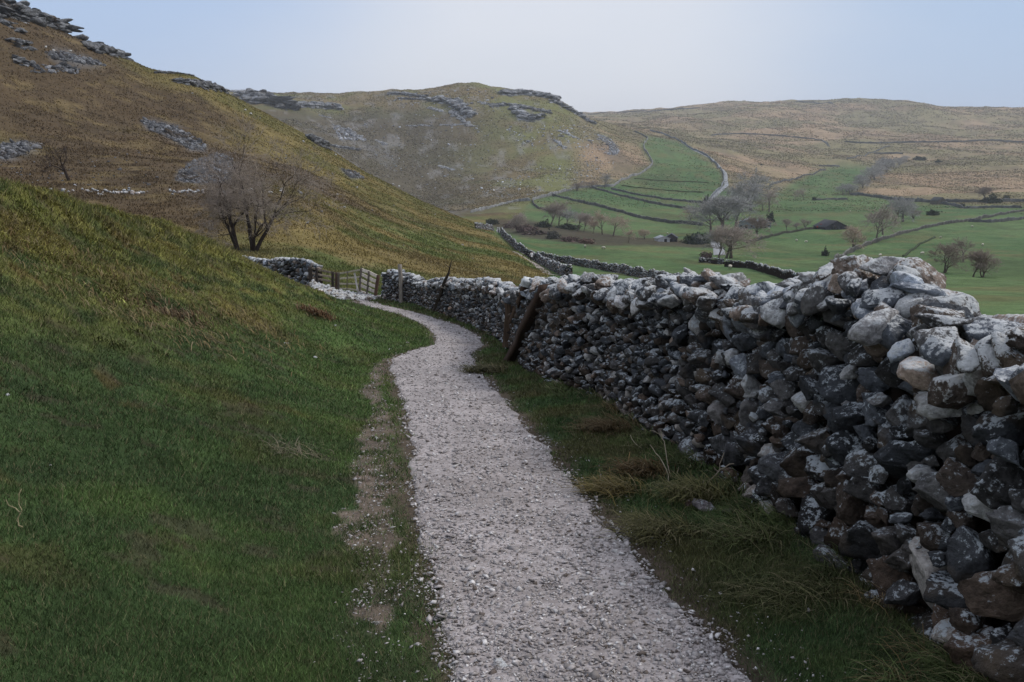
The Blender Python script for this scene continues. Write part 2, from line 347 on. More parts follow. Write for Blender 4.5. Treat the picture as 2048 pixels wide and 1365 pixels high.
def turf_color(x, y):        # near turf: short green below, drier and yellower up the bank
    up = ground(x, y)-zp(y)
    n = fbm(x/2.2, y/2.2, 51, 4); n2 = fbm(x*1.4, y*1.4, 57, 3)
    dry = smooth(up/np.maximum(np.interp(y, CY_, HB), 0.5) + (n-.5)*1.1 - 0.25*(1-smooth(y, 6, 16)), 0.12, 0.70)*smooth(y, 3, 11)
    dry = dry*(x < xl(y))
    c = mixc(np.broadcast_to(C_DARK, x.shape+(3,)), C_GREEN, smooth(n2+.25*smooth(y, 4, 16), 0.35, 0.8))
    c = mixc(c, C_OLIVE, dry*0.75); c = mixc(c, C_STRAW, dry*smooth(n2, 0.52, 0.72)*0.55); c = mixc(c, C_RUST, smooth(n, 0.60, 0.70)*smooth(n2, .45, .6)*0.45)
    c = mixc(c, np.array([.095, .135, .035]), smooth(fbm(x/1.6+9, y/1.6, 66, 3), .52, .68)*.55*smooth(y, 4, 14)*(x < xl(y)))
    c = mixc(c, np.array([.085, .10, .035]), smooth(fbm(x/1.1, y/1.1, 63, 3), .58, .7)*.6)
    vb = (x > xr(y))*(x < xw(y)+1); c = mixc(c, np.array([0.07, 0.062, 0.03]), vb*smooth(n2, 0.45, 0.65)*0.7)
    hm = smooth(hummock(x, y), .36, .64); side = smooth(xl(y)-x, .8, 3.2); c = mixc(c, np.array([.034, .056, .024]), (1-hm)*(.35+.3*side)); c = mixc(c, np.array([.20, .18, .055]), hm*side*.45*smooth(y, 5, 12)*smooth(up, .3, 1.2))  # dry straw tops; shade of the hollows painted in as darker green
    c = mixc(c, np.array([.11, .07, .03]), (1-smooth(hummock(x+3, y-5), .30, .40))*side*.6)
    return mixc(c, C_SOIL, scrape(x, y)*.55)
cn = fbm(GX/14, GY/14, 71, 5); cn2 = fbm(GX/40, GY/40, 77, 4); cnf = fbm(GX/120, GY/120, 81, 5); cn3 = fbm(GX/4, GY/4, 83, 3)
col = np.zeros((NR, NA, 3))
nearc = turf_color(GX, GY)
hillc = mixc(np.broadcast_to(np.array([0.165, 0.132, 0.050]), GX.shape+(3,)), np.array([0.115, 0.105, 0.035]), smooth(cn, 0.42, 0.62))
hillc = mixc(hillc, np.array([0.080, 0.056, 0.036]), smooth(cn2+0.36*smooth(-AA, 0.20, 0.47)+.08*smooth(PYG, 60, 260), 0.58, 0.88)*.9)  # brown patches, thickening far left where the hill's shadow is painted in
hillc = mixc(hillc, np.array([0.085, 0.115, 0.035]), smooth(PYG+cn*160, 480, 600)*smooth(cn, .4, .6)*smooth(AA, -0.4, -.2)*.8)
hillc = mixc(hillc, np.array([0.22, 0.17, 0.08]), smooth(cn3, .55, .75)*.4)
fieldc = mixc(np.broadcast_to(np.array([0.066, 0.120, 0.046]), GX.shape+(3,)), np.array([0.096, 0.148, 0.060]), smooth(cn2, 0.4, 0.65))
fieldc = mixc(fieldc, np.array([.13, .12, .055]), smooth(cn, .52, .70)*.6)
fieldc = mixc(fieldc, np.array([.065, .085, .035]), smooth(fbm(GX/26, GY/90, 88, 4), .55, .68)*.5)
moorc = mixc(np.broadcast_to(np.array([0.30, 0.22, 0.145]), GX.shape+(3,)), np.array([0.19, 0.175, 0.095]), smooth(cnf, 0.42, 0.62)*.9)
moorc = mixc(moorc, np.array([0.13, 0.10, 0.075]), smooth(fbm(GX/22+GY/80, GY/200, 89, 5), .54, .66)*.5)
moorc = mixc(moorc, np.array([0.15, 0.12, 0.08]), smooth(fbm(GX/16, GY/30, 85, 4), .52, .68)*.6)
moorc = mixc(moorc, np.array([0.19, 0.17, 0.095]), smooth(fbm(GX/45, GY/60, 86, 4), .5, .62)*.45)
midc = mixc(np.broadcast_to(np.array([0.165, 0.13, 0.068]), GX.shape+(3,)), np.array([0.145, 0.15, 0.06]), smooth(cn2+.3*smooth(PXG, 900, 1200), 0.45, 0.75))
midc = mixc(midc, np.array([0.080, 0.070, 0.050]), smooth(cnf+.12, 0.45, 0.62)*(1-smooth(PXG, 850, 1100))*smooth(PYG, 195, 240)*.85)
midc = mixc(midc, np.array([0.25, 0.25, 0.255]), smooth(fbm(GX/9, GY/22, 91, 5)+.18*(fbm(GX/60, GY/110, 92, 3)-.5), 0.60, 0.68)*.4)
FIELDS = [(1062, 404), (1105, 389), (1150, 377), (1190, 373), (1232, 366), (1272, 350), (1307, 330), (1281, 292), (1296, 272), (1360, 284), (1420, 318), (1446, 350), (1448, 371), (1480, 390), (1560, 385), (1600, 355), (1680, 330), (1760, 335), (1700, 388), (1813, 402), (1930, 412), (2600, 412), (2600, 700), (900, 700), (940, 470), (1030, 440)]
infield = inpoly(PXG, PYG, FIELDS)
# soften the field edge
def blur(m, k=5):
    ker = np.hanning(2*k+1); ker /= ker.sum(); m = m.astype(float)
    m = np.apply_along_axis(lambda v: np.convolve(v, ker, 'same'), 0, m); return np.apply_along_axis(lambda v: np.convolve(v, ker, 'same'), 1, m)
infield = blur(infield & (RR > 120), 4)
ridge_r = np.interp(AZ, *[q for q in (AZ, KR[4])])[None]*np.ones((NR, 1))
lefthill = (RR < ridge_r*1.12)*smooth(-(PXG-(1022+1.5*np.clip(PYG-500, -30, 70))), -22, 8)
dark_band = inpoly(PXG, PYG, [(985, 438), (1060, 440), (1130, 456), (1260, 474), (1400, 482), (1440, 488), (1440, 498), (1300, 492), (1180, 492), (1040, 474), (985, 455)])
col = np.where((RR > 480)[..., None], midc, hillc)
moor = smooth(AA, 0.055, 0.085)*smooth(RR, 500, 700)
col = mixc(col, moorc, moor)
col = mixc(col, fieldc, np.clip(infield, 0, 1)*(1-lefthill))
col = mixc(col, hillc, lefthill*1.0)
rf = smooth(RR, 42, 60)*(GX < 3) + smooth(RR, 20, 26)*(GX >= 3)
behindwall = (GX > xw(GY)+0.8)*(RR > 3)*((RR < 38) | (PXG > 1022+1.5*np.clip(PYG-500, -30, 70)))
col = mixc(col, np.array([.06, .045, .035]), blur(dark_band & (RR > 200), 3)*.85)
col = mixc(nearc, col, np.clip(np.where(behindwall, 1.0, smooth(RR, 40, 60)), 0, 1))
col = np.where((behindwall & (RR < 130))[..., None], fieldc, col)
SCREE = [[(281, 240), (320, 246), (369, 262), (410, 290), (412, 303), (380, 300), (345, 280), (300, 262)],
 [(361, 340), (385, 325), (430, 308), (460, 315), (470, 340), (462, 366), (400, 368), (352, 362)],
 [(0, 290), (45, 285), (90, 292), (60, 305), (20, 318), (0, 320)],
 [(88, 104), (130, 106), (180, 118), (215, 133), (180, 130), (110, 120)],
 [(681, 339), (715, 345), (727, 358), (700, 356)],
 [(664, 249), (700, 262), (715, 282), (680, 280)], [(967, 345), (1000, 352), (1026, 362), (985, 360)],
 [(1191, 268), (1215, 275), (1240, 298), (1232, 312), (1205, 308), (1222, 298)], [(905, 414), (945, 417), (925, 424)],
 [(866, 405), (900, 418), (930, 436), (905, 430)], [(890, 330), (925, 335), (925, 350), (900, 348)], [(720, 285), (760, 290), (800, 320), (770, 330)]]
for s in SCREE:
    b = blur(inpoly(PXG, PYG, s) & (RR > 80), 3); b = np.clip(b*1.2, 0, 1)*smooth(fbm(GX/3.5, GY/3.5, 95, 4), .34, .50)
    col = mixc(col, np.array([0.19, 0.20, 0.22]), b*np.where(RR > 400, .35, .8))
td = trod(GX, GY); col = mixc(col, np.array([0.15, 0.118, 0.10]), td*.9)
edge = (1-smooth(dpath+(fbm(GX*3, GY*3, 99, 3)-.5)*.3, 0.0, 0.22))*(RR < 45); col = mixc(col, np.array([.10, .075, .06]), edge*.9)
wallb = (1-smooth(np.abs(GX-xw(GY)-.1), 0.15, .5))*(RR < 42); col = mixc(col, C_SOIL*.8, wallb*.7)

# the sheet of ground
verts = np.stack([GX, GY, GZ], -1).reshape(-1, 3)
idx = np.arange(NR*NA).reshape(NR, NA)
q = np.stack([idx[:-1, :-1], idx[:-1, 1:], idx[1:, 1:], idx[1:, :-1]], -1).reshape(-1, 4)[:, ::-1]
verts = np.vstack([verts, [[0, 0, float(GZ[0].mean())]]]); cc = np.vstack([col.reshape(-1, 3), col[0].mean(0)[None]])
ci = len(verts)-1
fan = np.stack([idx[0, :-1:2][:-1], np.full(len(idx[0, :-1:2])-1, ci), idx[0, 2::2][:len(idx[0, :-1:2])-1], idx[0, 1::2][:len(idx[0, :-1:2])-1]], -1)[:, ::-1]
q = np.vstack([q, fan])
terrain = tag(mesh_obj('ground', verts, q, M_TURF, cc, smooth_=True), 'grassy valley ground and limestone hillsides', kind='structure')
def colgrid(x, y):           # colour of the ground sheet at a place
    a = np.arctan2(x, y); r = np.hypot(x, y)
    j = np.clip(np.interp(a, AZ, np.arange(NA)).round().astype(int), 0, NA-1); i = np.clip(np.interp(np.log(r), RL, np.arange(NR)).round().astype(int), 0, NR-1)
    return col[i, j]

# ------------------------------------------------------------------ footpath
def ribbon(name, left, right, step, nx, mat, label, lift=0.014, edge_amp=0.1, colr=None, drop=0.05):
    left = np.array(left, float); right = np.array(right, float)
    def res(P, n): 
        d = np.r_[0, np.cumsum(np.hypot(*np.diff(P, axis=0).T))]; s = np.linspace(0, d[-1], n); return np.stack([np.interp(s, d, P[:, k]) for k in (0, 1)], 1)
    L = np.hypot(*np.diff(left, axis=0).T).sum(); n = max(int(L/step), 4)
    a = res(left, n); b = res(right, n)
    u = np.linspace(0, 1, nx)
    wdt = np.hypot(*(b-a).T)[:, None]
    wa = (fbm(a[:, 0]*2.2, a[:, 1]*2.2, 5, 4)-.5)*2*edge_amp; wb = (fbm(b[:, 0]*2.2+50, b[:, 1]*2.2, 6, 4)-.5)*2*edge_amp
    uu = (u[None]*(1+(wa+wb)[:, None]/wdt)-wa[:, None]/wdt)
    X = a[:, 0:1]*(1-uu)+b[:, 0:1]*uu; Y = a[:, 1:2]*(1-uu)+b[:, 1:2]*uu
    Z = ground(X, Y)+lift+(fbm(X*5, Y*5, 12, 3)-.5)*min(0.02, lift)
    e = np.minimum(u, 1-u); Z -= drop*(1-smooth(e, 0, 0.06))[None]
    idx = np.arange(n*nx).reshape(n, nx)
    f = np.stack([idx[:-1, :-1], idx[:-1, 1:], idx[1:, 1:], idx[1:, :-1]], -1).reshape(-1, 4)
    c = None
    if colr is not None: c = np.broadcast_to(np.array(colr), (n*nx, 3))
    return tag(mesh_obj(name, np.stack([X, Y, Z], -1).reshape(-1, 3), f, mat, c, smooth_=True), label, kind='structure')
eL = np.vstack([[-0.18, -8], [-0.18, 0], EL, [-7.3, 37.6], [-9.5, 39.5]]); eR = np.vstack([[0.62, -8], [0.62, 0], ER, [-6.5, 37.3], [-9.3, 40.6]])
# square the two edges to each other so that cross sections stay level
def mid_edges():
    ys = np.r_[-8, -4, 0, 1.5, np.linspace(3.2, 33, 80)]
    l = np.stack([xl(ys), ys], 1); r = np.stack([xr(ys), ys], 1)
    return np.vstack([l, [[-6.3, 36.5], [-7.9, 38.4], [-10, 39.5]]]), np.vstack([r, [[-5.3, 35.2], [-6.9, 37.6], [-9.5, 41]]])
pl_, pr_ = mid_edges()
ribbon('footpath', pl_, pr_, 0.05, 60, M_PATH, 'pale gravel footpath curving down beside the wall')

# ------------------------------------------------------------------ rocks
def icosphere(level):
    t = (1+5**.5)/2
    v = [(-1, t, 0), (1, t, 0), (-1, -t, 0), (1, -t, 0), (0, -1, t), (0, 1, t), (0, -1, -t), (0, 1, -t), (t, 0, -1), (t, 0, 1), (-t, 0, -1), (-t, 0, 1)]
    v = [Vector(p).normalized() for p in v]
    f = [(0, 11, 5), (0, 5, 1), (0, 1, 7), (0, 7, 10), (0, 10, 11), (1, 5, 9), (5, 11, 4), (11, 10, 2), (10, 7, 6), (7, 1, 8), (3, 9, 4), (3, 4, 2), (3, 2, 6), (3, 6, 8), (3, 8, 9), (4, 9, 5), (2, 4, 11), (6, 2, 10), (8, 6, 7), (9, 8, 1)]
    for _ in range(level):
        cache = {}; nf = []
        def m(a, b):
            k = (min(a, b), max(a, b))
            if k not in cache: v.append(((v[a]+v[b])/2).normalized()); cache[k] = len(v)-1
            return cache[k]
        for a, b, c in f:
            ab, bc, ca = m(a, b), m(b, c), m(c, a); nf += [(a, ab, ca), (b, bc, ab), (c, ca, bc), (ab, bc, ca)]
        f = nf
    return np.array([tuple(p) for p in v]), np.array(f)
ICO = {k: icosphere(k) for k in range(4)}
TPL = {}
def templates(level, n=48, seed=3, cuts=15, lo=0.40, hi=0.80):
    key = (level, seed)
    if key in TPL: return TPL[key]
    r2 = np.random.default_rng(seed); out = []
    V, Fc = ICO[level]
    for _ in range(n):
        p = V.copy()
        for _c in range(cuts):
            nrm = r2.normal(size=3); nrm /= np.linalg.norm(nrm); d = r2.uniform(lo, hi)
            k = p@nrm; over = np.clip(k-d, 0, None); p = p-over[:, None]*nrm*0.96
        ph = r2.uniform(0, 6, 6); lump = sum(np.sin(p[:, k % 3]*(4+1.7*k)+ph[k])*np.cos(p[:, (k+1) % 3]*(3+1.3*k)+ph[5-k]) for k in range(6))
        p *= (1+0.024*lump[:, None]+r2.normal(0, 0.028 if level else 0.08, (len(p), 1)))
        p /= np.abs(p).max(0)*0.5+0.5*np.abs(p).max()
        if level >= 3: p = p*(1+0.05*np.abs(fbm(p[:, 0]*4+_*7, p[:, 1]*4+p[:, 2]*5, 60+_, 4)-.5)[:, None]*np.sign(.5-(_ % 2)*0))
        out.append(p)
    TPL[key] = np.array(out); return TPL[key]
def rot_rand(n, amt, r2=rng):       # small random rotations
    a = r2.normal(0, amt, (n, 3)); cx, cy, cz = np.cos(a).T; sx, sy, sz = np.sin(a).T
    R = np.zeros((n, 3, 3))
    R[:, 0, 0] = cy*cz; R[:, 0, 1] = -cy*sz; R[:, 0, 2] = sy
    R[:, 1, 0] = sx*sy*cz+cx*sz; R[:, 1, 1] = -sx*sy*sz+cx*cz; R[:, 1, 2] = -sx*cy
    R[:, 2, 0] = -cx*sy*cz+sx*sz; R[:, 2, 1] = cx*sy*sz+sx*cz; R[:, 2, 2] = cx*cy
    return R
def rock_arrays(P, S, R, C, level, seed=3):
    T = templates(level, seed=seed); V, Fc = ICO[level]; n = len(P)
    pick = rng.integers(0, len(T), n)
    v = T[pick]*S[:, None, :]; v = np.einsum('nij,nkj->nki', R, v)+P[:, None, :]
    nv = V.shape[0]; f = (Fc[None]+(np.arange(n)*nv)[:, None, None]).reshape(-1, 3)
    return v.reshape(-1, 3), f, np.repeat(C, nv, 0)
def rocks(name, P, S, R, C, level, mat, parent=None, seed=3):
    v, f, c = rock_arrays(np.asarray(P), np.asarray(S), R, C, level, seed)
    return mesh_obj(name, v, f, mat, c, parent=parent)
def stone_colors(n, bright=1.0, brown=0.25, blue=0.4):
    l = np.exp(rng.normal(math.log(0.060), 0.55, n))*bright; c = np.stack([l, l, l*1.04], 1)
    k = rng.random(n); c[k < brown] *= np.array([1.15, 0.92, 0.76]); c[k > 1-blue] *= np.array([0.88, 1.0, 1.16])
    w = rng.random(n) < 0.07; c[w] = rng.uniform(0.28, 0.5, (w.sum(), 1))*np.array([0.95, 0.98, 1.02]); return c
def polyparam(B):
    B = np.asarray(B, float); d = np.r_[0, np.cumsum(np.hypot(*np.diff(B, axis=0).T))]
    def at(s, off=0.0):
        s = np.asarray(s, float); p = np.stack([np.interp(s, d, B[:, 0]), np.interp(s, d, B[:, 1])], -1)
        e = 0.35; q = np.stack([np.interp(s+e, d, B[:, 0])-np.interp(s-e, d, B[:, 0]), np.interp(s+e, d, B[:, 1])-np.interp(s-e, d, B[:, 1])], -1)
        t = q/np.maximum(np.linalg.norm(q, axis=-1, keepdims=True), 1e-6); nrm = np.stack([-t[..., 1], t[..., 0]], -1)
        return p+nrm*np.asarray(off)[..., None], t, nrm
    return at, d[-1]
def throw(L, Hf, rmin, rmax, tries, stretch=1.35, tight=0.89, hbase=-0.12, big=None):
    s = rng.uniform(0, L, tries); H = Hf(s); h = rng.uniform(hbase, 1, tries)*1.0
    h = hbase+rng.random(tries)*(H-hbase)
    r = rmin+(rmax-rmin)*rng.random(tries)**2.2
    if big is not None: r = r*big(s, h)
    o = np.argsort(-r*(1+0.25*rng.random(tries))); s, h, r = s[o], h[o], r[o]; cell = rmax*3.2; G = {}; keep = []
    hs = h*stretch
    for i in range(tries):
        a, b = int(s[i]//cell), int(hs[i]//cell); ok = True
        for u in (a-1, a, a+1):
            for w in (b-1, b, b+1):
                for j in G.get((u, w), ()):
                    dx = s[i]-s[j]; dy = hs[i]-hs[j]; q = (r[i]+r[j])*tight
                    if dx*dx+dy*dy < q*q: ok = False; break
                if not ok: break
            if not ok: break
        if ok: G.setdefault((a, b), []).append(i); keep.append(i)
    return s[keep], h[keep], r[keep]
def frame(t, n):             # columns: along, outward, up
    R = np.zeros((len(t), 3, 3)); R[:, 0, 0] = t[:, 0]; R[:, 1, 0] = t[:, 1]; R[:, 0, 1] = n[:, 0]; R[:, 1, 1] = n[:, 1]; R[:, 2, 2] = 1; return R
def wall_core(at, L, Hf, parent, thick=0.62, batter=0.12, step=0.3, inset=0.16, name='rubble_core'):
    n = max(int(L/step), 3); s = np.linspace(0, L, n); H = Hf(s)-0.16
    rows = []
    for off, hh in ((-inset, -0.4), (-inset-batter*.6, 1), (-thick+inset+batter*.6, 1), (-thick+inset, -0.4)):
        p, t, nr = at(s, np.full(n, off)); z = ground(p[:, 0], p[:, 1])+(-0.4 if hh < 0 else H); pb, _, _ = at(s); zb = ground(pb[:, 0], pb[:, 1])
        if hh > 0: z = zb+H
        rows.append(np.c_[p, z])
    V = np.array(rows).transpose(1, 0, 2).reshape(-1, 3); idx = np.arange(n*4).reshape(n, 4); f = []
    for k in range(3): f.append(np.stack([idx[:-1, k], idx[1:, k], idx[1:, k+1], idx[:-1, k+1]], -1))
    f = np.vstack(f+[idx[0:1], idx[-1:, ::-1]])
    return mesh_obj(name, V, f, M_CORE, parent=parent)
def face_stones(name, at, L, Hf, rmin, rmax, dens, levelf, mat, parent, side=1, thick=0.62, batter=0.12, jit=0.3, hbase=-0.12, bright=1.0, big=None):
    area = L*float(np.mean(Hf(np.linspace(0, L, 60)))); tries = int(area/(rmin*rmin*2.6)*dens)
    s, h, r = throw(L, Hf, rmin, rmax, tries, hbase=hbase, big=big)
    off = -batter*h if side > 0 else -thick+batter*h
    pb, t, nr = at(s); p, _, _ = at(s, off+side*(rng.normal(0, 0.026, len(s))-r*0.45)); zb = ground(pb[:, 0], pb[:, 1])
    P = np.c_[p, zb+h]; k = len(s)
    S = np.stack([r*rng.uniform(1.1, 1.6, k), r*rng.uniform(1.1, 1.7, k), r*rng.uniform(0.78, 1.1, k)], 1)*0.97
    R = frame(t, nr)@rot_rand(k, jit); C = stone_colors(k, bright)
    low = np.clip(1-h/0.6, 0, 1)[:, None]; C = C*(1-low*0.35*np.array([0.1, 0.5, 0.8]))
    lev = levelf(P); V, Fs, Cs, base = [], [], [], 0
    for L_ in sorted(set(lev.tolist())):
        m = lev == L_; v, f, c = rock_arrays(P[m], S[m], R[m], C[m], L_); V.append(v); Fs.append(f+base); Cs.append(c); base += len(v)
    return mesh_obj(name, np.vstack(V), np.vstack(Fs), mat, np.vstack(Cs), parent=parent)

# the long wall on the right
at, WL = polyparam(WBASE)
TOPPX = np.array([(700, 548), (752, 548), (762, 541), (785, 537), (800, 541), (830, 548), (848, 562), (870, 556), (900, 553), (940, 558), (980, 553), (1000, 560), (1030, 572), (1050, 573), (1066, 562), (1080, 552), (1110, 556), (1135, 548), (1180, 540), (1225, 549), (1260, 557), (1290, 553), (1320, 557), (1340, 548), (1375, 545), (1400, 542), (1440, 541), (1475, 552), (1495, 572), (1530, 562), (1560, 563), (1580, 574), (1600, 556), (1640, 548), (1690, 534), (1725, 516), (1770, 513), (1805, 525), (1840, 545), (1870, 572), (1900, 585), (1925, 603), (1940, 634), (1965, 642), (2000, 634), (2048, 648)])
def top_from_px(atf, toppx, hdef, ymin=3.25):
    def f(s):
        s = np.asarray(s, float); p, _, _ = atf(s, np.full(s.shape, -0.3)); pb, _, _ = atf(s); zb = ground(pb[..., 0], pb[..., 1]); z = zb+1.4
        for _ in range(3):
            px, py = project(p[..., 0], p[..., 1], z); a, t = cam_ray(px, np.interp(px, toppx[:, 0], toppx[:, 1])); z = t*np.hypot(p[..., 0], p[..., 1])
        H = z-zb
        return np.where(p[..., 1] < ymin, hdef, np.clip(H-.03*smooth(p[..., 1], 5.5, 8), 0.3, 2.1))
    return f
Htop = top_from_px(at, TOPPX, 1.38)
ss = np.linspace(0, WL, 900); hh = Htop(ss)
Hmain = lambda s: np.interp(s, ss, hh)-0.15
wall = tag(empty('dry_stone_wall', (1.84, 1.5, float(ground(1.84, 1.5)))), 'long grey dry stone wall running down the right of the footpath', 'stone wall', kind='thing')
inv = Vector(wall.location)
def under(o, root): o.location = -Vector(root.location); return o
def lev_main(P):
    r = np.hypot(P[:, 0], P[:, 1]); return np.where((P[:, 1] < 1.0) | (r > 15), 1, np.where(r < 7.5, 3, 2))
under(wall_core(at, WL, Hmain, wall), wall)
bigf = lambda s, h: 1+(s < 17)*(.10+0.5*(rng.random(len(s)) < .12))+0.35*(h < 0.35)*(s < 15)
under(face_stones('stonework', at, WL, Hmain, 0.033, 0.078, 4.6, lev_main, M_STONE, wall, big=bigf), wall)
under(face_stones('back_stonework', at, WL, Hmain, 0.10, 0.17, 2.0, lambda P: np.ones(len(P), int)*1, M_STONE, wall, side=-1), wall)
# coping: rough blocks set along the top
def coping(at, s0, s1, Hf, mat, root, nmax, stepf, szf, level=2, bright=2.0, thick=0.62):
    s = s0; recs = []
    while s < s1:
        sz = szf(s)*(.85 if s < 18 else 1); recs.append((s, sz)); s += sz*stepf*rng.uniform(0.8, 1.2)
    st = []
    for i, (s, sz) in enumerate(recs):
        p, t, nr = at(np.array([s]), np.array([-0.3+rng.normal(0, 0.05)])); pb, _, _ = at(np.array([s]))
        H = float(Hf(np.array([s]))[0])+0.15
        dims = np.array([[sz*rng.uniform(0.8, 1.3), rng.uniform(0.13, 0.21), sz*rng.uniform(0.55, 0.9)]])
        z = float(ground(pb[0, 0], pb[0, 1]))+H-dims[0, 2]*0.85
        R = frame(t, nr)@rot_rand(1, 0.28); R = frame(t, nr)@rot_rand(1, 0.2); C = stone_colors(1, bright*1.4, 0.2, 0.45)
        st.append((np.array([[p[0, 0], p[0, 1], z]]), dims, R, C))
    # the ones nearest the viewer are parts of their own, the remainder is one
    ds = np.array([np.hypot(q[0][0, 0], q[0][0, 1])+(100 if q[0][0, 1] < 2.4 else 0) for q in st]); order = np.argsort(ds); first = set(order[:nmax].tolist())
    for i in sorted(first):
        P, D, R, C = st[i]; q = P-np.array([list(root.location)])
        rocks('coping_stone', q, D, R, C, level, mat, root)
    rest = [st[i] for i in range(len(st)) if i not in first]
    if rest:
        o = rocks('coping', np.vstack([r_[0] for r_ in rest]), np.vstack([r_[1] for r_ in rest]), np.concatenate([r_[2] for r_ in rest]), np.vstack([r_[3] for r_ in rest]), 1, mat, root)
        under(o, root)
        if len(rest) > 10: o['kind'] = 'stuff'
coping(at, 0.2, WL-0.1, Hmain, M_COPE, wall, 97, 1.15, lambda s: rng.uniform(0.085, 0.165), 3)
# a jumble of smaller stones wedged along the crest
s = rng.uniform(0.2, WL-.1, 1000); s = np.r_[s, rng.uniform(10.5, 20.0, 260)]
p, t, nr = at(s, -rng.uniform(0.0, 0.55, len(s))); pb, _, _ = at(s); z = ground(pb[:, 0], pb[:, 1])+Hmain(s)+rng.uniform(-0.14, 0.02, len(s))
k = len(s); r = rng.uniform(0.05, 0.12, k)
CR = (lambda *a: None); under(rocks('stonework', np.c_[p, z], np.stack([r*1.3, r*1.3, r*.8], 1), frame(t, nr)@rot_rand(k, .6), stone_colors(k, 2.5), 2, M_COPE, wall), wall)['kind'] = 'stuff'

# end of the far gateway: short wall behind the bank
def p3(px, py, r):
    a, t = cam_ray(px, py); return np.array([r*math.sin(a), r*math.cos(a), t*r])
SB = np.array([p3(628, 550, 41.5)[:2], p3(600, 550, 43)[:2], p3(560, 545, 45)[:2], p3(508, 540, 48)[:2], p3(470, 535, 51)[:2]])[::-1][::-1]
SB = SB[::-1]                # outward side (left of travel) must face the viewer: travel from left to right and flip
at2_, L2 = polyparam(SB[::-1])
TOP2 = np.array([(450, 505), (508, 516), (540, 519), (560, 515), (600, 517), (622, 521), (632, 530)])
H2 = top_from_px(at2_, TOP2, 1.3, -1); s2 = np.linspace(0, L2, 80); h2 = np.clip(H2(s2), .9, 2.3)
Hs = lambda s: np.interp(s, s2, h2)-0.12
# travel right-to-left keeps the outward side toward the viewer
w2 = tag(empty('dry_stone_wall', tuple(p3(628, 560, 41.5))), 'short stone wall end beyond the grass bank, left of the gates', 'stone wall', kind='thing')
under(wall_core(at2_, L2, Hs, w2), w2)
under(face_stones('stonework', at2_, L2, Hs, 0.07, 0.14, 3.0, lambda P: np.ones(len(P), int), M_STONE, w2, bright=1.5), w2)
coping(at2_, 0.1, L2, Hs, M_COPE, w2, 40, 1.3, lambda s: rng.uniform(0.14, 0.22), 1)

# stones fallen from the walls
poly = [(622, 566), (640, 572), (668, 583), (700, 588), (745, 592), (756, 604), (700, 606), (672, 604), (645, 593), (626, 580)]
gx, gy = np.meshgrid(np.arange(610, 762, 2.0), np.arange(545, 608, 2.0)); ins = inpoly(gx, gy, poly)
pp = np.array([p3(a, b, 0) for a, b in ((0, 0),)])
cand = np.stack([gx[ins], gy[ins]], 1); cand = cand[rng.permutation(len(cand))[:520]]
P = []
for a, b in cand:
    r = 37.2+3.4*np.clip((604-b)/40, 0, 1)+(0.3*rng.random()); q = p3(a+rng.normal(0, .8), b, r); q[2] = max(q[2], ground(q[0], q[1])+0.02) if q[2] > ground(q[0], q[1])-0.4 else float(ground(q[0], q[1])); P.append(q)
P = np.array(P); k = len(P); r = rng.uniform(0.08, 0.18, k)
tag(rocks('rubble_heap', P, np.stack([r*1.3, r*1.1, r*.8], 1), rot_rand(k, .7), stone_colors(k, 2.2, .5, .1)*np.array([1.1, 1.0, .85]), 1, M_COPE), 'heap of pale fallen stones below the gates at the path end', 'rubble heap')

# ------------------------------------------------------------------ gravel
def octa(n):
    V = np.array([(1, 0, 0), (-1, 0, 0), (0, 1, 0), (0, -1, 0), (0, 0, 1), (0, 0, -1)], float)
    Fc = np.array([(0, 2, 4), (2, 1, 4), (1, 3, 4), (3, 0, 4), (2, 0, 5), (1, 2, 5), (3, 1, 5), (0, 3, 5)])
    return V[None]*(1+rng.uniform(-.3, .3, (n, 6, 1)))+rng.normal(0, .16, (n, 6, 3)), Fc
def sample_polar(n, r0, r1, a0=-0.66, a1=0.66):
    a = rng.uniform(a0, a1, n); r = np.exp(rng.uniform(math.log(r0), math.log(r1), n)); return r*np.sin(a), r*np.cos(a), r
x, y, r = sample_polar(520000, 2.2, 42)
dl = x-xl(y); dr = xr(y)-x; ins = np.minimum(dl, dr)
wob_ = (fbm(x*2.5, y*2.5, 15, 3)-.5)*.3
pr = np.where(ins+wob_ > 0, 0.34, np.where(ins+wob_ > -0.25, 0.035, np.where(ins > -0.55, 0.004, 0.0)))
pr = np.maximum(pr, trod(x, y)*0.2); pr[(x > xw(y)-.05)] = 0
keep = rng.random(len(x)) < pr; x, y, r = x[keep], y[keep], r[keep]; n = len(x)
sz = np.exp(rng.normal(0, 0.5, n))*(0.0042+0.00052*r); sz = np.minimum(sz, 0.026)*np.where(ins[keep] < 0, .6, 1)
T, Fc = octa(n); S = np.stack([sz*rng.uniform(.9, 1.7, n), sz*rng.uniform(.8, 1.2, n), sz*rng.uniform(.25, .55, n)], 1)
v = np.einsum('nij,nkj->nki', rot_rand(n, 0.35), T*S[:, None]); ang = rng.uniform(0, 6.28, n); c, s_ = np.cos(ang)[:, None], np.sin(ang)[:, None]
v = np.stack([v[..., 0]*c-v[..., 1]*s_, v[..., 0]*s_+v[..., 1]*c, v[..., 2]], -1)
v += np.stack([x, y, ground(x, y)+0.016+sz*.15], -1)[:, None]
tone = rng.random(n)[:, None]; C = np.where(tone < .5, np.array([.37, .35, .355]), np.where(tone < .8, np.array([.27, .25, .25]), np.where(tone < .94, np.array([.56, .55, .56]), np.array([.12, .10, .09]))))*rng.uniform(.75, 1.25, (n, 1))
f = (Fc[None]+(np.arange(n)*6)[:, None, None]).reshape(-1, 3)
tag(mesh_obj('gravel', v.reshape(-1, 3), f, M_PEB, np.repeat(C, 6, 0)), 'loose limestone gravel on the footpath', kind='stuff')
print('gravel', n)

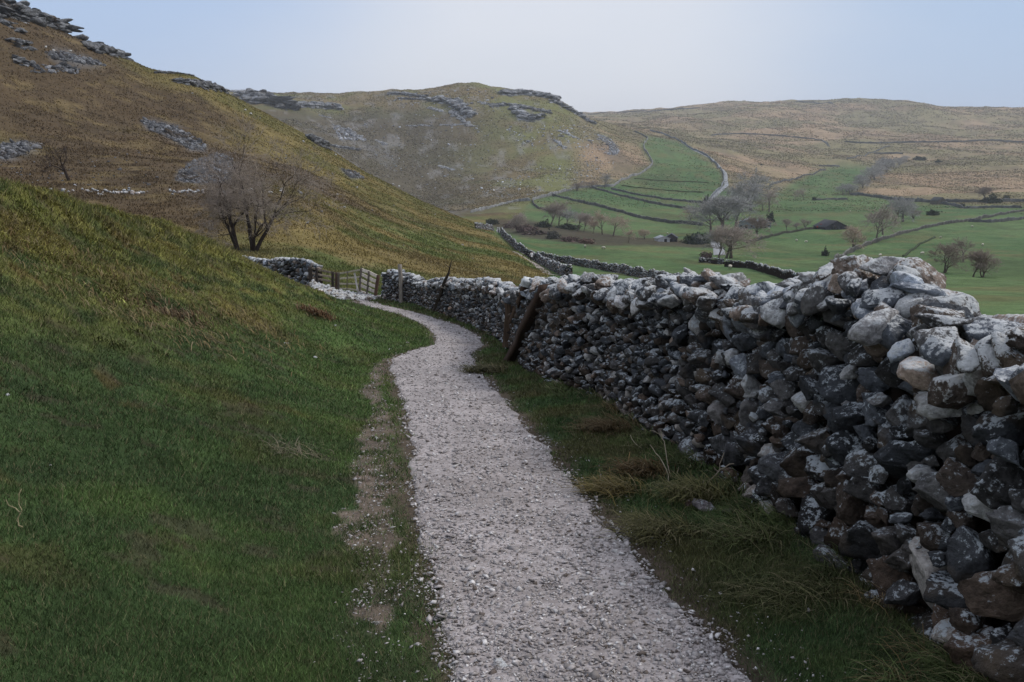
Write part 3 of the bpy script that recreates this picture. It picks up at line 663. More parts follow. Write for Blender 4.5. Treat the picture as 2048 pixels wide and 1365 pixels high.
# ------------------------------------------------------------------ grass
BV, BF, BC, BN = [], [], [], [0]
def blades(x, y, h, w, lean, colr, z=None, ang=None, facing=None):
    n = len(x); z = ground(x, y) if z is None else z
    a = rng.uniform(0, 2*math.pi, n) if ang is None else ang; f_ = rng.uniform(0, math.pi, n) if facing is None else facing
    wx, wy = np.cos(f_)*w/2, np.sin(f_)*w/2; lx, ly = np.cos(a)*lean*h, np.sin(a)*lean*h
    v = np.zeros((n, 3, 3)); v[:, 0] = np.stack([x-wx, y-wy, z-0.01], 1); v[:, 1] = np.stack([x+wx, y+wy, z-0.01], 1); v[:, 2] = np.stack([x+lx, y+ly, z+h], 1)
    BV.append(v.reshape(-1, 3)); BF.append((np.arange(n*3).reshape(n, 3))+BN[0]); BN[0] += n*3
    cc = np.repeat(colr[:, None]*.9, 3, 1); BC.append(cc.reshape(-1, 3))
def arcs(x, y, h, w, reach, colr, ang):      # long drooping blades in three pieces
    n = len(x); z = ground(x, y); dx, dy = np.cos(ang), np.sin(ang); v = np.zeros((n, 7, 3))
    px_, py_ = -dy*w/2, dx*w/2
    for i, (u, q, tw) in enumerate(((0, 0, 1), (0.35, 0.75, .85), (0.75, 1.0, .6))):
        cx = x+dx*reach*u; cy = y+dy*reach*u; cz = z-0.01+h*q
        v[:, 2*i] = np.stack([cx-px_*tw, cy-py_*tw, cz], 1); v[:, 2*i+1] = np.stack([cx+px_*tw, cy+py_*tw, cz], 1)
    v[:, 6] = np.stack([x+dx*reach*1.15, y+dy*reach*1.15, z+h*.72], 1)
    F0 = np.array([(0, 1, 3), (0, 3, 2), (2, 3, 5), (2, 5, 4), (4, 5, 6)])
    BV.append(v.reshape(-1, 3)); BF.append((F0[None]+(np.arange(n)*7)[:, None, None]).reshape(-1, 3)+BN[0]); BN[0] += n*7
    BC.append(np.repeat(colr, 7, 0))
def vary(c, amt=.28):
    n = len(c); k = rng.random(n); c = c*np.exp(rng.normal(0, amt, (n, 1)))
    c[k < .13] = c[k < .13]*.35+np.array([.25, .21, .13])*.65; return c
x, y, r = sample_polar(1350000, 2.0, 48, -0.72, 0.70)
xs, ys, rs = sample_polar(160000, 1.0, 9, -1.5, -0.72); x = np.r_[x, xs]; y = np.r_[y, ys]; r = np.r_[r, rs]
xs, ys, rs = sample_polar(60000, 0.8, 2.0, -0.9, 0.9); x = np.r_[x, xs]; y = np.r_[y, ys]; r = np.r_[r, rs*0+2]
offp = np.maximum(xl(y)-x, x-xr(y))+(fbm(x*2.2, y*2.2, 15, 4)-.5)*.38
k = (offp > -0.09) & (x < xw(y)+0.12); dens = smooth(offp, -0.10, 0.22)*(1-0.93*trod(x, y)*smooth(fbm(x*3.2, y*3.2, 48, 3), .32, .50)); dens *= (1-.55*scrape(x, y)); dens *= 1-.25*smooth(fbm(x*2.2, y*2.2, 47, 3), .62, .75)
k &= rng.random(len(x)) < dens; x, y, r = x[k], y[k], r[k]
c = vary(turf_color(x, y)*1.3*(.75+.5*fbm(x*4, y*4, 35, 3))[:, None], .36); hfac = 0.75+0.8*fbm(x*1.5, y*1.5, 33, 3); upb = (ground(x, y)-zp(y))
lng = smooth(upb, 0.8, 2.2)*(x < 0); h = (0.016+0.0012*r)*hfac*np.exp(rng.normal(0, .25, len(x)))*(1+.9*lng)
blades(x, y, h, 0.00105*r+0.0006, np.abs(rng.normal(0.85, .5, len(x))), c)
# rough tufts up the bank
x, y, r = sample_polar(7500, 7, 46, -0.72, 0.1); k = (x < xl(y)-1.2) & (rng.random(len(x)) < smooth((ground(x, y)-zp(y))/np.maximum(np.interp(y, CY_, HB), .5)+(fbm(x/2, y/2, 51, 3)-.5), .35, .8)); x, y, r = x[k], y[k], r[k]
m = 34; kk = hummock(x, y) > .53; x, y, r = x[kk], y[kk], r[kk]; X = np.repeat(x, m)+rng.normal(0, 0.07, len(x)*m)*np.repeat(1+r*.03, m); Y = np.repeat(y, m)+rng.normal(0, 0.07, len(x)*m)*np.repeat(1+r*.03, m); Rr = np.repeat(r, m)
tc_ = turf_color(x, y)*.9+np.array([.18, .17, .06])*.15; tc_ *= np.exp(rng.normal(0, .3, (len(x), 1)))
arcs(X, Y, rng.uniform(.04, .10, len(X))*(.7+Rr*.012), 0.0011*Rr+.001, rng.uniform(.03, .12, len(X)), vary(np.repeat(tc_, m, 0), .3), rng.normal(-0.9, 1.1, len(X)))
# long grass between path and wall
x, y, r = sample_polar(4300, 2.3, 40, -0.3, 0.66); dv = (x-xr(y))/np.maximum(xw(y)-xr(y), .3); k = (dv > .15) & (dv < 1.02) & (rng.random(len(x)) < smooth(dv+(fbm(x*1.3, y*1.3, 7, 3)-.5)*1.1, .62, 1.15)); x, y, r = x[k], y[k], r[k]
m = 40; X = np.repeat(x, m)+rng.normal(0, .05, len(x)*m); Y = np.repeat(y, m)+rng.normal(0, .05, len(x)*m); Rr = np.repeat(r, m)
tc_ = np.array([.062, .082, .03])*np.exp(rng.normal(0, .25, (len(x), 1))); br = rng.random(len(x)) < .12; tc_[br] = np.array([.115, .085, .042])*np.exp(rng.normal(0, .2, (br.sum(), 1)))
arcs(X, Y, rng.uniform(.035, .11, len(X))*(1+Rr*.01), 0.0009*Rr+.0012, rng.uniform(.06, .22, len(X)), vary(np.repeat(tc_, m, 0)), rng.normal(math.pi*.98, .8, len(X)))
# the tall tussocks close to the wall foot
for (px, py, nb, hh_, rc, colr) in [(1290, 950, 420, .17, .2, (.10, .065, .03)), (1235, 985, 500, .14, .2, (.12, .095, .035)), (1400, 1000, 600, .2, .22, (.115, .11, .045)), (1500, 1080, 380, .15, .25, (.075, .09, .035)), (1330, 1070, 420, .16, .2, (.10, .095, .04)), (1600, 1200, 350, .14, .3, (.075, .08, .035)), (975, 745, 700, .16, .3, (.075, .07, .03)), (1215, 860, 500, .15, .25, (.10, .07, .035)), (600, 905, 200, .08, .3, (.11, .10, .07)), (480, 640, 700, .13, 1.1, (.125, .10, .045)), (300, 640, 700, .14, 1.4, (.13, .10, .05)), (260, 560, 700, .14, 1.6, (.12, .085, .04)), (120, 520, 700, .14, 1.6, (.12, .085, .04)), (640, 632, 400, .2, .35, (.09, .05, .025)), (350, 632, 500, .14, .5, (.07, .045, .025)), (785, 305, 1, .1, .1, (.1, .1, .05))]:
    q = hit(px, py); X = q[0]+rng.normal(0, rc*.5, nb); Y = q[1]+rng.normal(0, rc*.5, nb)
    arcs(X, Y, hh_*rng.uniform(.3, .85, nb), np.full(nb, 0.001*q[1]+.001), rng.uniform(.06, .25, nb), vary(np.tile(np.array(colr), (nb, 1))), rng.normal(math.pi*1.05, .7, nb))
grass = tag(mesh_obj('grass', np.vstack(BV), np.vstack(BF), M_BLADE, np.vstack(BC)), 'short grass and rough tufts on the bank and verge', kind='stuff')
print('grass verts', BN[0])
BV, BF, BC, BN = [], [], [], [0]
x, y, r = sample_polar(330000, 46, 300, -0.62, 0.14); pz = ground(x, y); c = colgrid(x, y)
px_, py_ = project(x, y, pz); lh = (r < np.interp(np.arctan2(x, y), AZ, KR[4])*1.1) & (px_ < 1110) & (rng.random(len(x)) < .25+.75*smooth(fbm(x/3, y/3, 5, 3), .35, .6)) & (px_ < 1028+1.5*np.clip(py_-500, -30, 70)+rng.normal(0, 6, len(x)))
x, y, r, c = x[lh], y[lh], r[lh], c[lh]; n = len(x)
blades(x, y, rng.uniform(.06, .22, n)*(.7+r/300), 0.0014*r, np.abs(rng.normal(.5, .4, n)), c*np.exp(rng.normal(0.30, .17, (n, 1))))
tag(mesh_obj('hillside_grass', np.vstack(BV), np.vstack(BF), M_BLADE, np.vstack(BC)), 'rough ochre grass covering the steep hillside', kind='stuff')
BV, BF, BC, BN = [], [], [], [0]
x, y, r = sample_polar(420000, 520, 2550, -0.32, 0.62); c = colgrid(x, y); fl = (c[:, 1] > c[:, 0]*1.02)
k = rng.random(len(x)) < np.where(fl, .25, 1.0)*smooth(fbm(x/30, y/60, 6, 4), .30, .58); x, y, r, c = x[k], y[k], r[k], c[k]; n = len(x)
tone = rng.random((n, 1)); cc = np.where(tone < .62, c*np.exp(rng.normal(.15, .25, (n, 1))), np.where(tone < .78, np.array([.15, .14, .07]), np.array([.30, .26, .19])*np.exp(rng.normal(0, .2, (n, 1)))))
blades(x, y, rng.uniform(.2, .7, n)*(r/900), 0.0018*r, np.abs(rng.normal(.5, .4, n)), cc)
tag(mesh_obj('moor_grass', np.vstack(BV), np.vstack(BF), M_BLADE, np.vstack(BC)), 'tawny rushes and rough grass on the far moor and round hill', kind='stuff')
# ------------------------------------------------------------------ bars, posts, gates
def tube_arrays(segs, sides=6):          # segs: (p0, p1, r0, r1)
    segs = [s for s in segs]; n = len(segs)
    A = np.array([s[0] for s in segs], float); B = np.array([s[1] for s in segs], float); ra = np.array([s[2] for s in segs]); rb = np.array([s[3] for s in segs])
    d = B-A; d /= np.maximum(np.linalg.norm(d, axis=1, keepdims=True), 1e-9)
    ref = np.where(np.abs(d[:, 2:3]) > .9, np.array([[1., 0, 0]]), np.array([[0, 0, 1.]])); u = np.cross(d, ref); u /= np.linalg.norm(u, axis=1, keepdims=True); w = np.cross(d, u)
    th = np.linspace(0, 2*math.pi, sides, endpoint=False)
    ring = u[:, None]*np.cos(th)[None, :, None]+w[:, None]*np.sin(th)[None, :, None]
    V = np.concatenate([A[:, None]+ring*ra[:, None, None], B[:, None]+ring*rb[:, None, None]], 1)
    k = np.arange(sides); k2 = (k+1) % sides; Fq = np.stack([k, k2, k2+sides, k+sides], 1)
    Fa = (Fq[None]+(np.arange(n)*2*sides)[:, None, None]).reshape(-1, 4)
    return V.reshape(-1, 3), Fa
def tubes(name, segs, mat, colr, parent=None, sides=6, root=None, cap=False):
    V, Fa = tube_arrays(segs, sides)
    if root is not None: V = V-np.array(root)
    o = mesh_obj(name, V, Fa, mat, np.tile(np.array(colr, float), (len(V), 1)), smooth_=sides > 4, parent=parent)
    return o
def bar(name, p0, p1, w, t, colr, parent=None, root=None, face=None, taper=1.0, mat=None):
    p0 = np.array(p0, float); p1 = np.array(p1, float); d = p1-p0; L = np.linalg.norm(d); d /= L
    f = np.array(face if face is not None else (0, -1, 0), float); s = np.cross(d, f); s /= np.linalg.norm(s); f = np.cross(s, d)
    n = 7; V = []; r2 = np.random.default_rng(int(abs(p0[0]*977+p1[2]*331)) % 99991)
    for i in range(n):
        u = i/(n-1); k = 1+(taper-1)*u; c = p0+d*L*u+s*r2.normal(0, w*.08)
        for a, b in ((-1, -1), (-.7, -1.05), (.7, -1.05), (1, -1), (1, 1), (.7, 1.05), (-.7, 1.05), (-1, 1)): V.append(c+s*a*w/2*k*(1+r2.normal(0, .05))+f*b*t/2*k)
    V = np.array(V); F4 = []
    for i in range(n-1):
        for k in range(8): F4.append((i*8+k, i*8+(k+1) % 8, (i+1)*8+(k+1) % 8, (i+1)*8+k))
    for base in (0, (n-1)*8):
        F4 += [(base, base+1, base+2, base+3), (base, base+3, base+4, base+7), (base+7, base+4, base+5, base+6)]
    if root is not None: V = V-np.array(root)
    return mesh_obj(name, V, F4, mat or M_WOOD, np.tile(np.array(colr, float), (len(V), 1)), parent=parent)
def gate(name, label, TL, TR, BL, BR, nr, th, colr, ups=(), upc=None, grp=None):
    TL, TR, BL, BR = [np.array(q) for q in (TL, TR, BL, BR)]; root = BL.copy(); e = tag(empty(name, tuple(root)), label, 'gate', grp)
    fc = np.cross(TR-TL, TL-BL); fc /= np.linalg.norm(fc)
    for i in range(nr):
        u = i/(nr-1); bar('rail', TL*(1-u)+BL*u+rng.normal(0, .012, 3), TR*(1-u)+BR*u+rng.normal(0, .012, 3), th, th*.35, np.array(colr)*rng.uniform(.8, 1.2), e, root, fc)
    for u, wd, c2 in ups:
        a = TL*(1-u)+TR*u; b = BL*(1-u)+BR*u; up = (a-b)/np.linalg.norm(a-b); bar('upright', b-up*.06+fc*.03, a+up*.06+fc*.03, wd, wd*.6, c2, e, root, fc)
    return e
WD = (.11, .095, .08); WP = (.52, .47, .42); WK = (.05, .04, .035); WR = (.075, .045, .032)
gate('field_gate', 'dark weathered timber gate nearest the short wall end', p3(621, 536, 41), p3(675, 548, 40.2), p3(622, 566, 41), p3(675, 575, 40.2), 4, .085, (.25, .21, .17), ((0.0, .16, WK), (.24, .1, WK), (.84, .1, WK), (1.0, .15, WR)))
gate('rail_gate', 'pale four-rail gate between the dark gate and the slatted hurdle', p3(678, 548, 40), p3(723, 540, 38.9), p3(678, 577, 40), p3(721, 582, 38.9), 4, .07, (.42, .38, .31), ((0.0, .1, WD), (.4, .035, WD), (1, .09, WD)))
bar_ = tag(bar('wooden_lath', p3(709, 546, 39), p3(716, 584, 38.7), .075, .03, (.45, .43, .42)), 'thin whitish lath leaning on the rail gate', 'lath')
gate('hurdle', 'pale slatted wooden hurdle with five boards next to the long wall', p3(723, 539, 38.8), p3(758, 554, 37.9), p3(720, 583, 38.6), p3(752, 597, 37.7), 5, .13, WP, ((0.02, .08, WD), (.46, .08, WD), (.98, .13, WR)))
def post(name, label, a, b, w0, r0, r1, colr, taper=1.0, cat='post', t=None):
    A = p3(a[0], a[1], r0); B = p3(b[0], b[1], r1); d = (B-A)/np.linalg.norm(B-A)
    return tag(bar(name, A-d*.12, B, w0, t or w0*.9, colr, taper=taper, face=(A[0]*.2+.3, -1, .1)), label, cat)
def gr(px, py): return float(np.hypot(*onpath(px, py)))
post('fence_post', 'straight pale grey post standing against the far end of the long wall', (803, 609), (800, 529), .125, gr(803, 609)-.15, gr(803, 609)+.1, (.21, .19, .17))
pb = post('leaning_pole', 'dark tapering pole leaning on the wall right of the pale post', (869, 624), (897, 545), .13, gr(869, 624)-.15, 27.4, (.05, .04, .035), .5)
tubes('twig', [(p3(897, 546, 27.42), p3(903, 522, 27.2), .03, .012), (p3(899, 536, 27.3), p3(888, 527, 27.3), .012, .006)], M_BARK, WK, pb, 5)
pk = post('leaning_stake', 'slim brown stake leaning on the wall behind the thick one, pale cap on its tip', (1010, 684), (1051, 568), .115, 18.9, 14.85, (.085, .055, .04), .8)
bar('cap', p3(1051, 570, 14.86), p3(1054, 559, 14.8), .14, .12, (.62, .66, .68), pk)
post('leaning_stake', 'thickest dark brown stake leaning against the wall beside the path', (1016, 727), (1087, 577), .145, 15.6, 13.35, (.055, .036, .028), .95)
r0 = 17.35
e = tag(empty('board_stile', tuple(p3(1012, 675, r0))), 'low brown board stile set in the wall behind the leaning stakes', 'stile'); rt = p3(1012, 675, r0)
bar('post', p3(1012, 694, r0), p3(1018, 590, r0), .13, .1, (.10, .07, .05), e, rt); bar('post', p3(1027, 690, r0-.5), p3(1029, 596, r0-.5), .08, .07, (.085, .06, .045), e, rt)
bar('board', p3(1014, 596, r0-.02), p3(1042, 590, r0-1.0), .09, .04, (.13, .10, .08), e, rt); bar('board', p3(1018, 632, r0-.02), p3(1040, 628, r0-1.0), .08, .04, (.12, .09, .07), e, rt)
bar('notice', p3(1036, 606, r0-.96), p3(1037, 600, r0-.95), .06, .01, (.7, .7, .68), e, rt)
w = [(1058, 520), (1062, 560)]

# ------------------------------------------------------------------ bare trees
def grow_tree(seed, height, starts, levels=5, kids=4, spread=0.75, tipr=0.012, r0=0.16, droop=0.0, l0=0.42, up=0.25, tl=3):
    r2 = random.Random(seed); thick, thin = [], []
    def grow(p, d, L, r, lev):
        nseg = 5 if lev < 3 else 3; pts = [(p.copy(), r)]; step = L/nseg; dd = d.copy()
        for i in range(nseg):
            j = (0.09 if lev == 0 else 0.15) if lev < 2 else 0.25
            dd = (dd+Vector((r2.gauss(0, j), r2.gauss(0, j), r2.gauss(0, j)+(up*.35 if lev < 4 else -droop)))).normalized()
            q = p+dd*step; ra = max(r*(1-(i+1)/nseg*0.55), tipr); (thick if lev < tl else thin).append((tuple(p), tuple(q), max(pts[-1][1], tipr), ra)); p = q; pts.append((q.copy(), ra))
        if lev >= levels: return
        n = (kids if lev > 0 else kids+1)+(1 if lev == levels-1 and tl == 4 else 0)
        for k in range(n):
            u = r2.uniform(0.35 if lev else 0.45, 1.0); i = min(int(u*nseg), nseg-1); b, rb = pts[i+1]
            a = Vector((r2.gauss(0, 1), r2.gauss(0, 1), r2.gauss(0, .6))); a = (a-dd*a.dot(dd)).normalized(); ang = r2.uniform(.35, 1.0)*spread
            nd = (dd*math.cos(ang)+a*math.sin(ang)).normalized()
            grow(b.copy(), nd, L*r2.uniform(.55, .82), max(rb*r2.uniform(.5, .72), tipr), lev+1)
        grow(p.copy(), dd, L*.72, max(ra*.9, tipr), lev+1)
    for (ox, oy, dx, dy, s) in starts: grow(Vector((ox, oy, -0.15)), Vector((dx, dy, 1)).normalized(), height*l0*s, r0*s, 0)
    return thick, thin
def tree_obj(name, label, cat, loc, thick, thin, colt, colc, parts=('trunk', 'crown'), group=None):
    e = tag(empty(name, loc), label, cat, group); t = tubes(parts[0], thick, M_BARK, colt, e, 6); c = tubes(parts[1], thin, M_BARK, colc, e, 3); return e
TRK = (.04, .03, .026); TWG = (.25, .215, .195)
for sd_, px_, st_, hh_, lb_ in ((12, 476, [(0, 0, -.04, .05, 1.0), (.05, .1, -.62, 0, .68), (0, 0, -.25, -.3, .6)], 7.6, 'left one of two dark bare trees standing together behind the grass bank'),
                           (11, 507, [(0, 0, .02, .05, 1.06), (.08, 0, .60, .1, .98), (0, 0, .28, -.35, .7)], 8.2, 'right one of two dark bare trees behind the grass bank, with a limb sweeping right')):
    q = p3(px_, 512, 71); q[2] = float(ground(q[0], q[1]))
    th, tn = grow_tree(sd_, hh_, st_, levels=5, kids=3, tipr=.0075, r0=.20, l0=.41, spread=1.1, up=.13, tl=4)
    tree_obj('bare_tree', lb_, 'tree', tuple(q), th, tn, TRK, (.33, .285, .25))
q = hit(138, 362, 60)
th, tn = grow_tree(5, 4.4, [(0, 0, .02, 0, 1)], levels=4, kids=3, tipr=.012, r0=.2, l0=.42, spread=1.1, up=.05)
tree_obj('bare_tree', 'small gnarled bare tree alone on the dark brown hillside', 'tree', tuple(q), th, tn, TRK, (.06, .045, .04))
PROT = []
for i, (sd, st, kd, sp) in enumerate([(21, [(0, 0, 0, 0, 1)], 4, .8), (22, [(0, 0, .1, 0, 1), (.3, 0, -.15, .1, .8)], 4, .85), (23, [(0, 0, -.05, 0, 1)], 4, .95), (24, [(0, 0, .05, .05, 1.0)], 5, .7), (25, [(0, 0, .3, 0, .9), (0, .2, -.3, 0, .8), (.2, 0, 0, .3, .8)], 3, 1.0)]):
    th, tn = grow_tree(sd, 10, st, levels=4, kids=kd, tl=2, tipr=.022, r0=.24, l0=.31, spread=sp*1.1, up=.16)
    V, Fa = tube_arrays(th+tn, 3); zt = np.percentile(V[:, 2], 99.5)
    PROT.append((th, tn, zt))
PM = {}
def far_tree(px, py, hpx, kind, label, group='bare trees in the valley', wide=1.0, tint=0, rmin=150, name='bare_tree', cat='tree'):
    q = hit(px, py, rmin); H = hpx/F*np.hypot(q[0], q[1])*1.0; th, tn, zt = PROT[kind]
    e = tag(empty(name, (q[0], q[1], q[2]-.1), rng.uniform(0, 6.28)), label, cat, group)
    key = (kind, tint)
    if key not in PM:
        ct = (.12, .10, .09); cc = [(.36, .31, .28), (.32, .32, .32), (.42, .34, .28), (.27, .225, .20)][tint]
        a = tubes('trunk', th, M_BARK, ct, e, 4); b = tubes('crown', tn, M_BARK, cc, e, 3); PM[key] = (a, b)
    else:
        for o in PM[key]: c = o.copy(); COL.objects.link(c); c.parent = e
    s = H/zt; e.scale = (s*wide*1.25, s*wide*1.25, s); return e
BESIDE = 'stream-side trees'
T = [
 (1035, 465, 36, 1, 0, 1.1, 'leftmost bare tree of the stream line, next to the bend of the far wall'), (1102, 452, 42, 3, 0, 1, 'slim bare tree at the left edge of the tall stream-side clump'), (1117, 454, 50, 0, 0, 1.1, 'tallest bare tree of the left stream-side clump'),
 (1131, 457, 40, 2, 1, 1, 'bare tree just right of the tallest in the left clump'), (1155, 462, 40, 2, 0, 1.1, 'round bare tree in the middle of the stream line'), (1168, 465, 36, 3, 0, .8, 'narrow bare tree tight beside the round one on the stream line'),
 (1186, 468, 26, 3, 2, .8, 'short thin bare tree between two bigger ones on the stream line'), (1205, 470, 46, 0, 2, 1.1, 'tawny bare tree with open crown, left of a matching pair'), (1226, 473, 43, 2, 2, 1.1, 'tawny bare tree with open crown, right of a matching pair'),
 (1257, 486, 25, 0, 2, 1, 'small bare tree alone right of the tawny pair'), (1290, 479, 19, 1, 2, 1.2, 'smallest bare tree before the pale shed'), (1382, 449, 33, 0, 2, 1.1, 'brown bare tree standing alone under the terrace bank'),
 (1209, 376, 27, 0, 1, 1.1, 'bare tree at the corner where terrace walls meet'), (1181, 377, 15, 4, 3, 1.5, 'squat bare thorn left of the wall corner tree'), (1155, 382, 17, 4, 3, 1.6, 'low bushy thorn at the pale wall, furthest along to the left'),
 (1452, 517, 62, 2, 0, 1.1, 'big bare tree in front of the farm lane'), (1437, 516, 48, 3, 1, 1, 'bare tree tight left of the big lane tree'), (1464, 517, 54, 1, 0, 1, 'bare tree tight right of the big lane tree'),
 (1441, 474, 68, 3, 1, 1.2, 'tall greyish tree rising behind the lane trees'), (1422, 470, 56, 2, 1, 1.2, 'greyish tree at the left of the lane clump'), (1469, 463, 60, 0, 1, 1.2, 'greyish tree between lane clump and long farm building'), (1456, 440, 36, 4, 1, 1.5, 'low broad grey tree behind the lane clump'),
 (1493, 408, 56, 2, 1, 1.0, 'tall grey tree at the head of the village clump'), (1503, 422, 46, 1, 1, 1.2, 'broad grey tree below the tall one above the farm'), (1480, 415, 34, 4, 1, 1.2, 'low grey thicket tree left of the tall grey tree'), (1538, 425, 43, 0, 0, 1.1, 'bare tree at the green field corner behind the farm'), (1525, 422, 26, 2, 0, 1, 'small bare tree left of the field corner tree'),
 (1517, 481, 44, 3, 3, 1.1, 'dark bare tree in front of the long farm building'), (1608, 401, 23, 2, 0, 1.1, 'small bare tree on the upper edge of the green field'), (1574, 463, 23, 3, 0, .8, 'thin sapling in the field left of the dark barn'), (1593, 463, 16, 3, 0, .8, 'tiny sapling between thin sapling and barn'), (1611, 456, 17, 4, 3, 1.2, 'bushy small tree beside the dark barn'),
 (1706, 501, 44, 1, 2, 1, 'tawny leaning bare tree below the long diagonal wall'), (1751, 484, 66, 0, 0, 1.0, 'tallest bare field tree standing at the diagonal wall'), (1766, 470, 46, 2, 0, 1, 'bare tree behind the tallest field tree'), (1789, 446, 44, 2, 1, 1.1, 'left tree of the round clump in the green field'), (1807, 444, 42, 1, 1, 1.1, 'right tree of the round clump in the green field'), (1828, 438, 18, 4, 3, 1.6, 'low bush trailing off the round clump'),
 (1889, 546, 52, 1, 3, 1.1, 'left tree of the lower right trio'), (1927, 524, 42, 0, 3, 1.1, 'rear tree of the lower right trio'), (1947, 555, 48, 3, 3, 1.1, 'front tree of the lower right trio'), (1966, 555, 32, 4, 3, 1.3, 'shrubby tree at the right of the trio'),
 (1968, 405, 26, 3, 3, 1.0, 'bare tree behind the upper field wall'),
]
for (px, py, hp, kd, ti, wd, lb) in T: far_tree(px, py, hp*(1.18 if 1415 < px < 1510 else 1.05), kd, lb, wide=wd*(1.1 if 1415 < px < 1510 else 1), tint=ti)
GL = [(1686, 391, 20), (1700, 388, 20), (1714, 383, 24), (1726, 376, 24), (1738, 366, 26), (1750, 360, 27), (1762, 352, 28), (1774, 345, 26), (1787, 338, 20), (1799, 331, 16), (1813, 325, 13), (1692, 384, 14), (1744, 352, 18), (1768, 336, 15)]
for i, (px, py, hp) in enumerate(GL): far_tree(px, py, hp, [2, 4, 0, 1][i % 4], 'bare grey tree in the diagonal belt filling the moorland gill', 'gill trees', wide=1.5, tint=1)
# evergreen and thorn shrubs
def shrub_mesh(seed, n=900):
    r2 = np.random.default_rng(seed); d = r2.normal(size=(n, 3)); d /= np.linalg.norm(d, axis=1, keepdims=True); d[:, 2] = np.abs(d[:, 2])
    lump = 1+0.30*np.sin(d[:, 0]*5+seed)*np.cos(d[:, 1]*4+seed*2)+.15*np.sin(d[:, 2]*9+seed); p = d*(r2.random(n)**.35*lump)[:, None]*np.array([1, 1, .85])
    v = p[:, None]+r2.normal(0, .09, (n, 3, 3)); c = np.tile(np.exp(r2.normal(0, .35, (n, 1))), (1, 3)); return v.reshape(-1, 3), np.arange(n*3).reshape(n, 3), np.repeat(c, 3, 0)
def shrub(px, py, hp, wp, colr, label, seed, group='valley shrubs', rmin=150):
    q = hit(px, py, rmin); k = np.hypot(q[0], q[1])/F; V, Fa, C = shrub_mesh(seed); V = V*np.array([wp*k/2, wp*k/2, hp*k])
    e = tag(empty('shrub', tuple(q)), label, 'shrub', group); mesh_obj('foliage', V, Fa, M_BLADE, C*np.array(colr), parent=e)
    tubes('stem', [((0, 0, -.2), (0, 0, hp*k*.5), .12, .06), ((0, 0, .1), (wp*k*.2, 0, hp*k*.6), .08, .04), ((0, 0, .1), (-wp*k*.2, .1, hp*k*.55), .08, .04)], M_BARK, WK, e, 5); return e
DK = (.035, .042, .03); PK = (.12, .085, .08); GN = (.05, .065, .04)
for i, (px, py, hp, wp, c, lb) in enumerate([(983, 449, 13, 26, DK, 'dark shrub beside the top bend of the far wall'), (1052, 463, 15, 44, PK, 'broad pinkish thicket right of the leftmost stream tree'), (1022, 456, 12, 30, PK, 'pinkish thicket left of the leftmost stream tree'), (1088, 455, 14, 30, DK, 'dark thicket at the foot of the slim stream tree'), (1106, 478, 17, 28, (.09, .09, .085), 'grey round shrub in front of the stream line'), (1140, 484, 12, 40, PK, 'pink-brown bramble patch under the round tree'), (1172, 488, 13, 34, (.16, .11, .09), 'reddish bramble patch in front of the thin stream tree'), (1135, 458, 11, 50, DK, 'dark undergrowth below the tall left clump'), (1075, 470, 9, 60, (.08, .06, .055), 'low brown scrub spread before the stream line'),
   (1378, 488, 18, 26, GN, 'dark evergreen bush left of the farm lane shrubs'), (1393, 489, 22, 30, (.075, .085, .08), 'tallest grey-green bush beside the farm lane'), (1409, 487, 20, 24, GN, 'dark evergreen bush nearest the farm lane'), (1412, 517, 14, 26, PK, 'reddish low shrub in front of the lane trees'), (1865, 431, 12, 22, DK, 'rounded dark bush alone in the upper green field'), (1650, 512, 15, 13, DK, 'small dark thorn bush alone in the lower field'), (1985, 406, 15, 28, DK, 'wide dark shrub on the wall line at the upper right'), (2013, 401, 9, 14, DK, 'little dark bush furthest right on the wall line'), (1925, 416, 8, 10, DK, 'tiny bush on the bend of the upper field wall'), (1628, 401, 7, 8, DK, 'tiny bush right of the field edge tree'), (1838, 321, 8, 24, DK, 'dark shrub at the top of the gill belt'), (1876, 325, 5, 12, DK, 'small moorland bush right of the gill top'), (1523, 331, 3, 6, DK, 'speck of a bush on the open moor'),
   (1413, 404, 12, 12, DK, 'dark shrub at the foot of the winding lane'), (1540, 445, 20, 16, DK, 'dark bush at the right end of the long farm building')]):
    shrub(px, py, hp, wp, c, lb, i+3)

# ------------------------------------------------------------------ field walls far off
g = NT('field_wall_stone', .95, .1); a = g.noise(1.6, 4, .8); b = g.voro(2.6, 'Distance')
g.color(g.scale(g.attr(), g.math('MULTIPLY', g.rng(a, .3, .7, .55, 1.5), g.rng(b, 0, .5, 1.15, .6)))); g.bump(b, .6, .15); M_FW = g.m
def resample(P, step):
    P = np.array(P, float); d = np.r_[0, np.cumsum(np.hypot(*np.diff(P[:, :2], axis=0).T))]; n = max(int(d[-1]/step), 3); s = np.linspace(0, d[-1], n)
    return np.stack([np.interp(s, d, P[:, 0]), np.interp(s, d, P[:, 1])], 1)
def pxline(pts, rmin):       # follow the picture line densely, then drop out jumps
    pts = np.array(pts, float); out = []
    for a, b in zip(pts[:-1], pts[1:]):
        m = max(int(np.hypot(*(b-a))/9), 1); out += [a+(b-a)*u for u in np.arange(m)/m]
    out.append(pts[-1]); return hits(out, rmin)
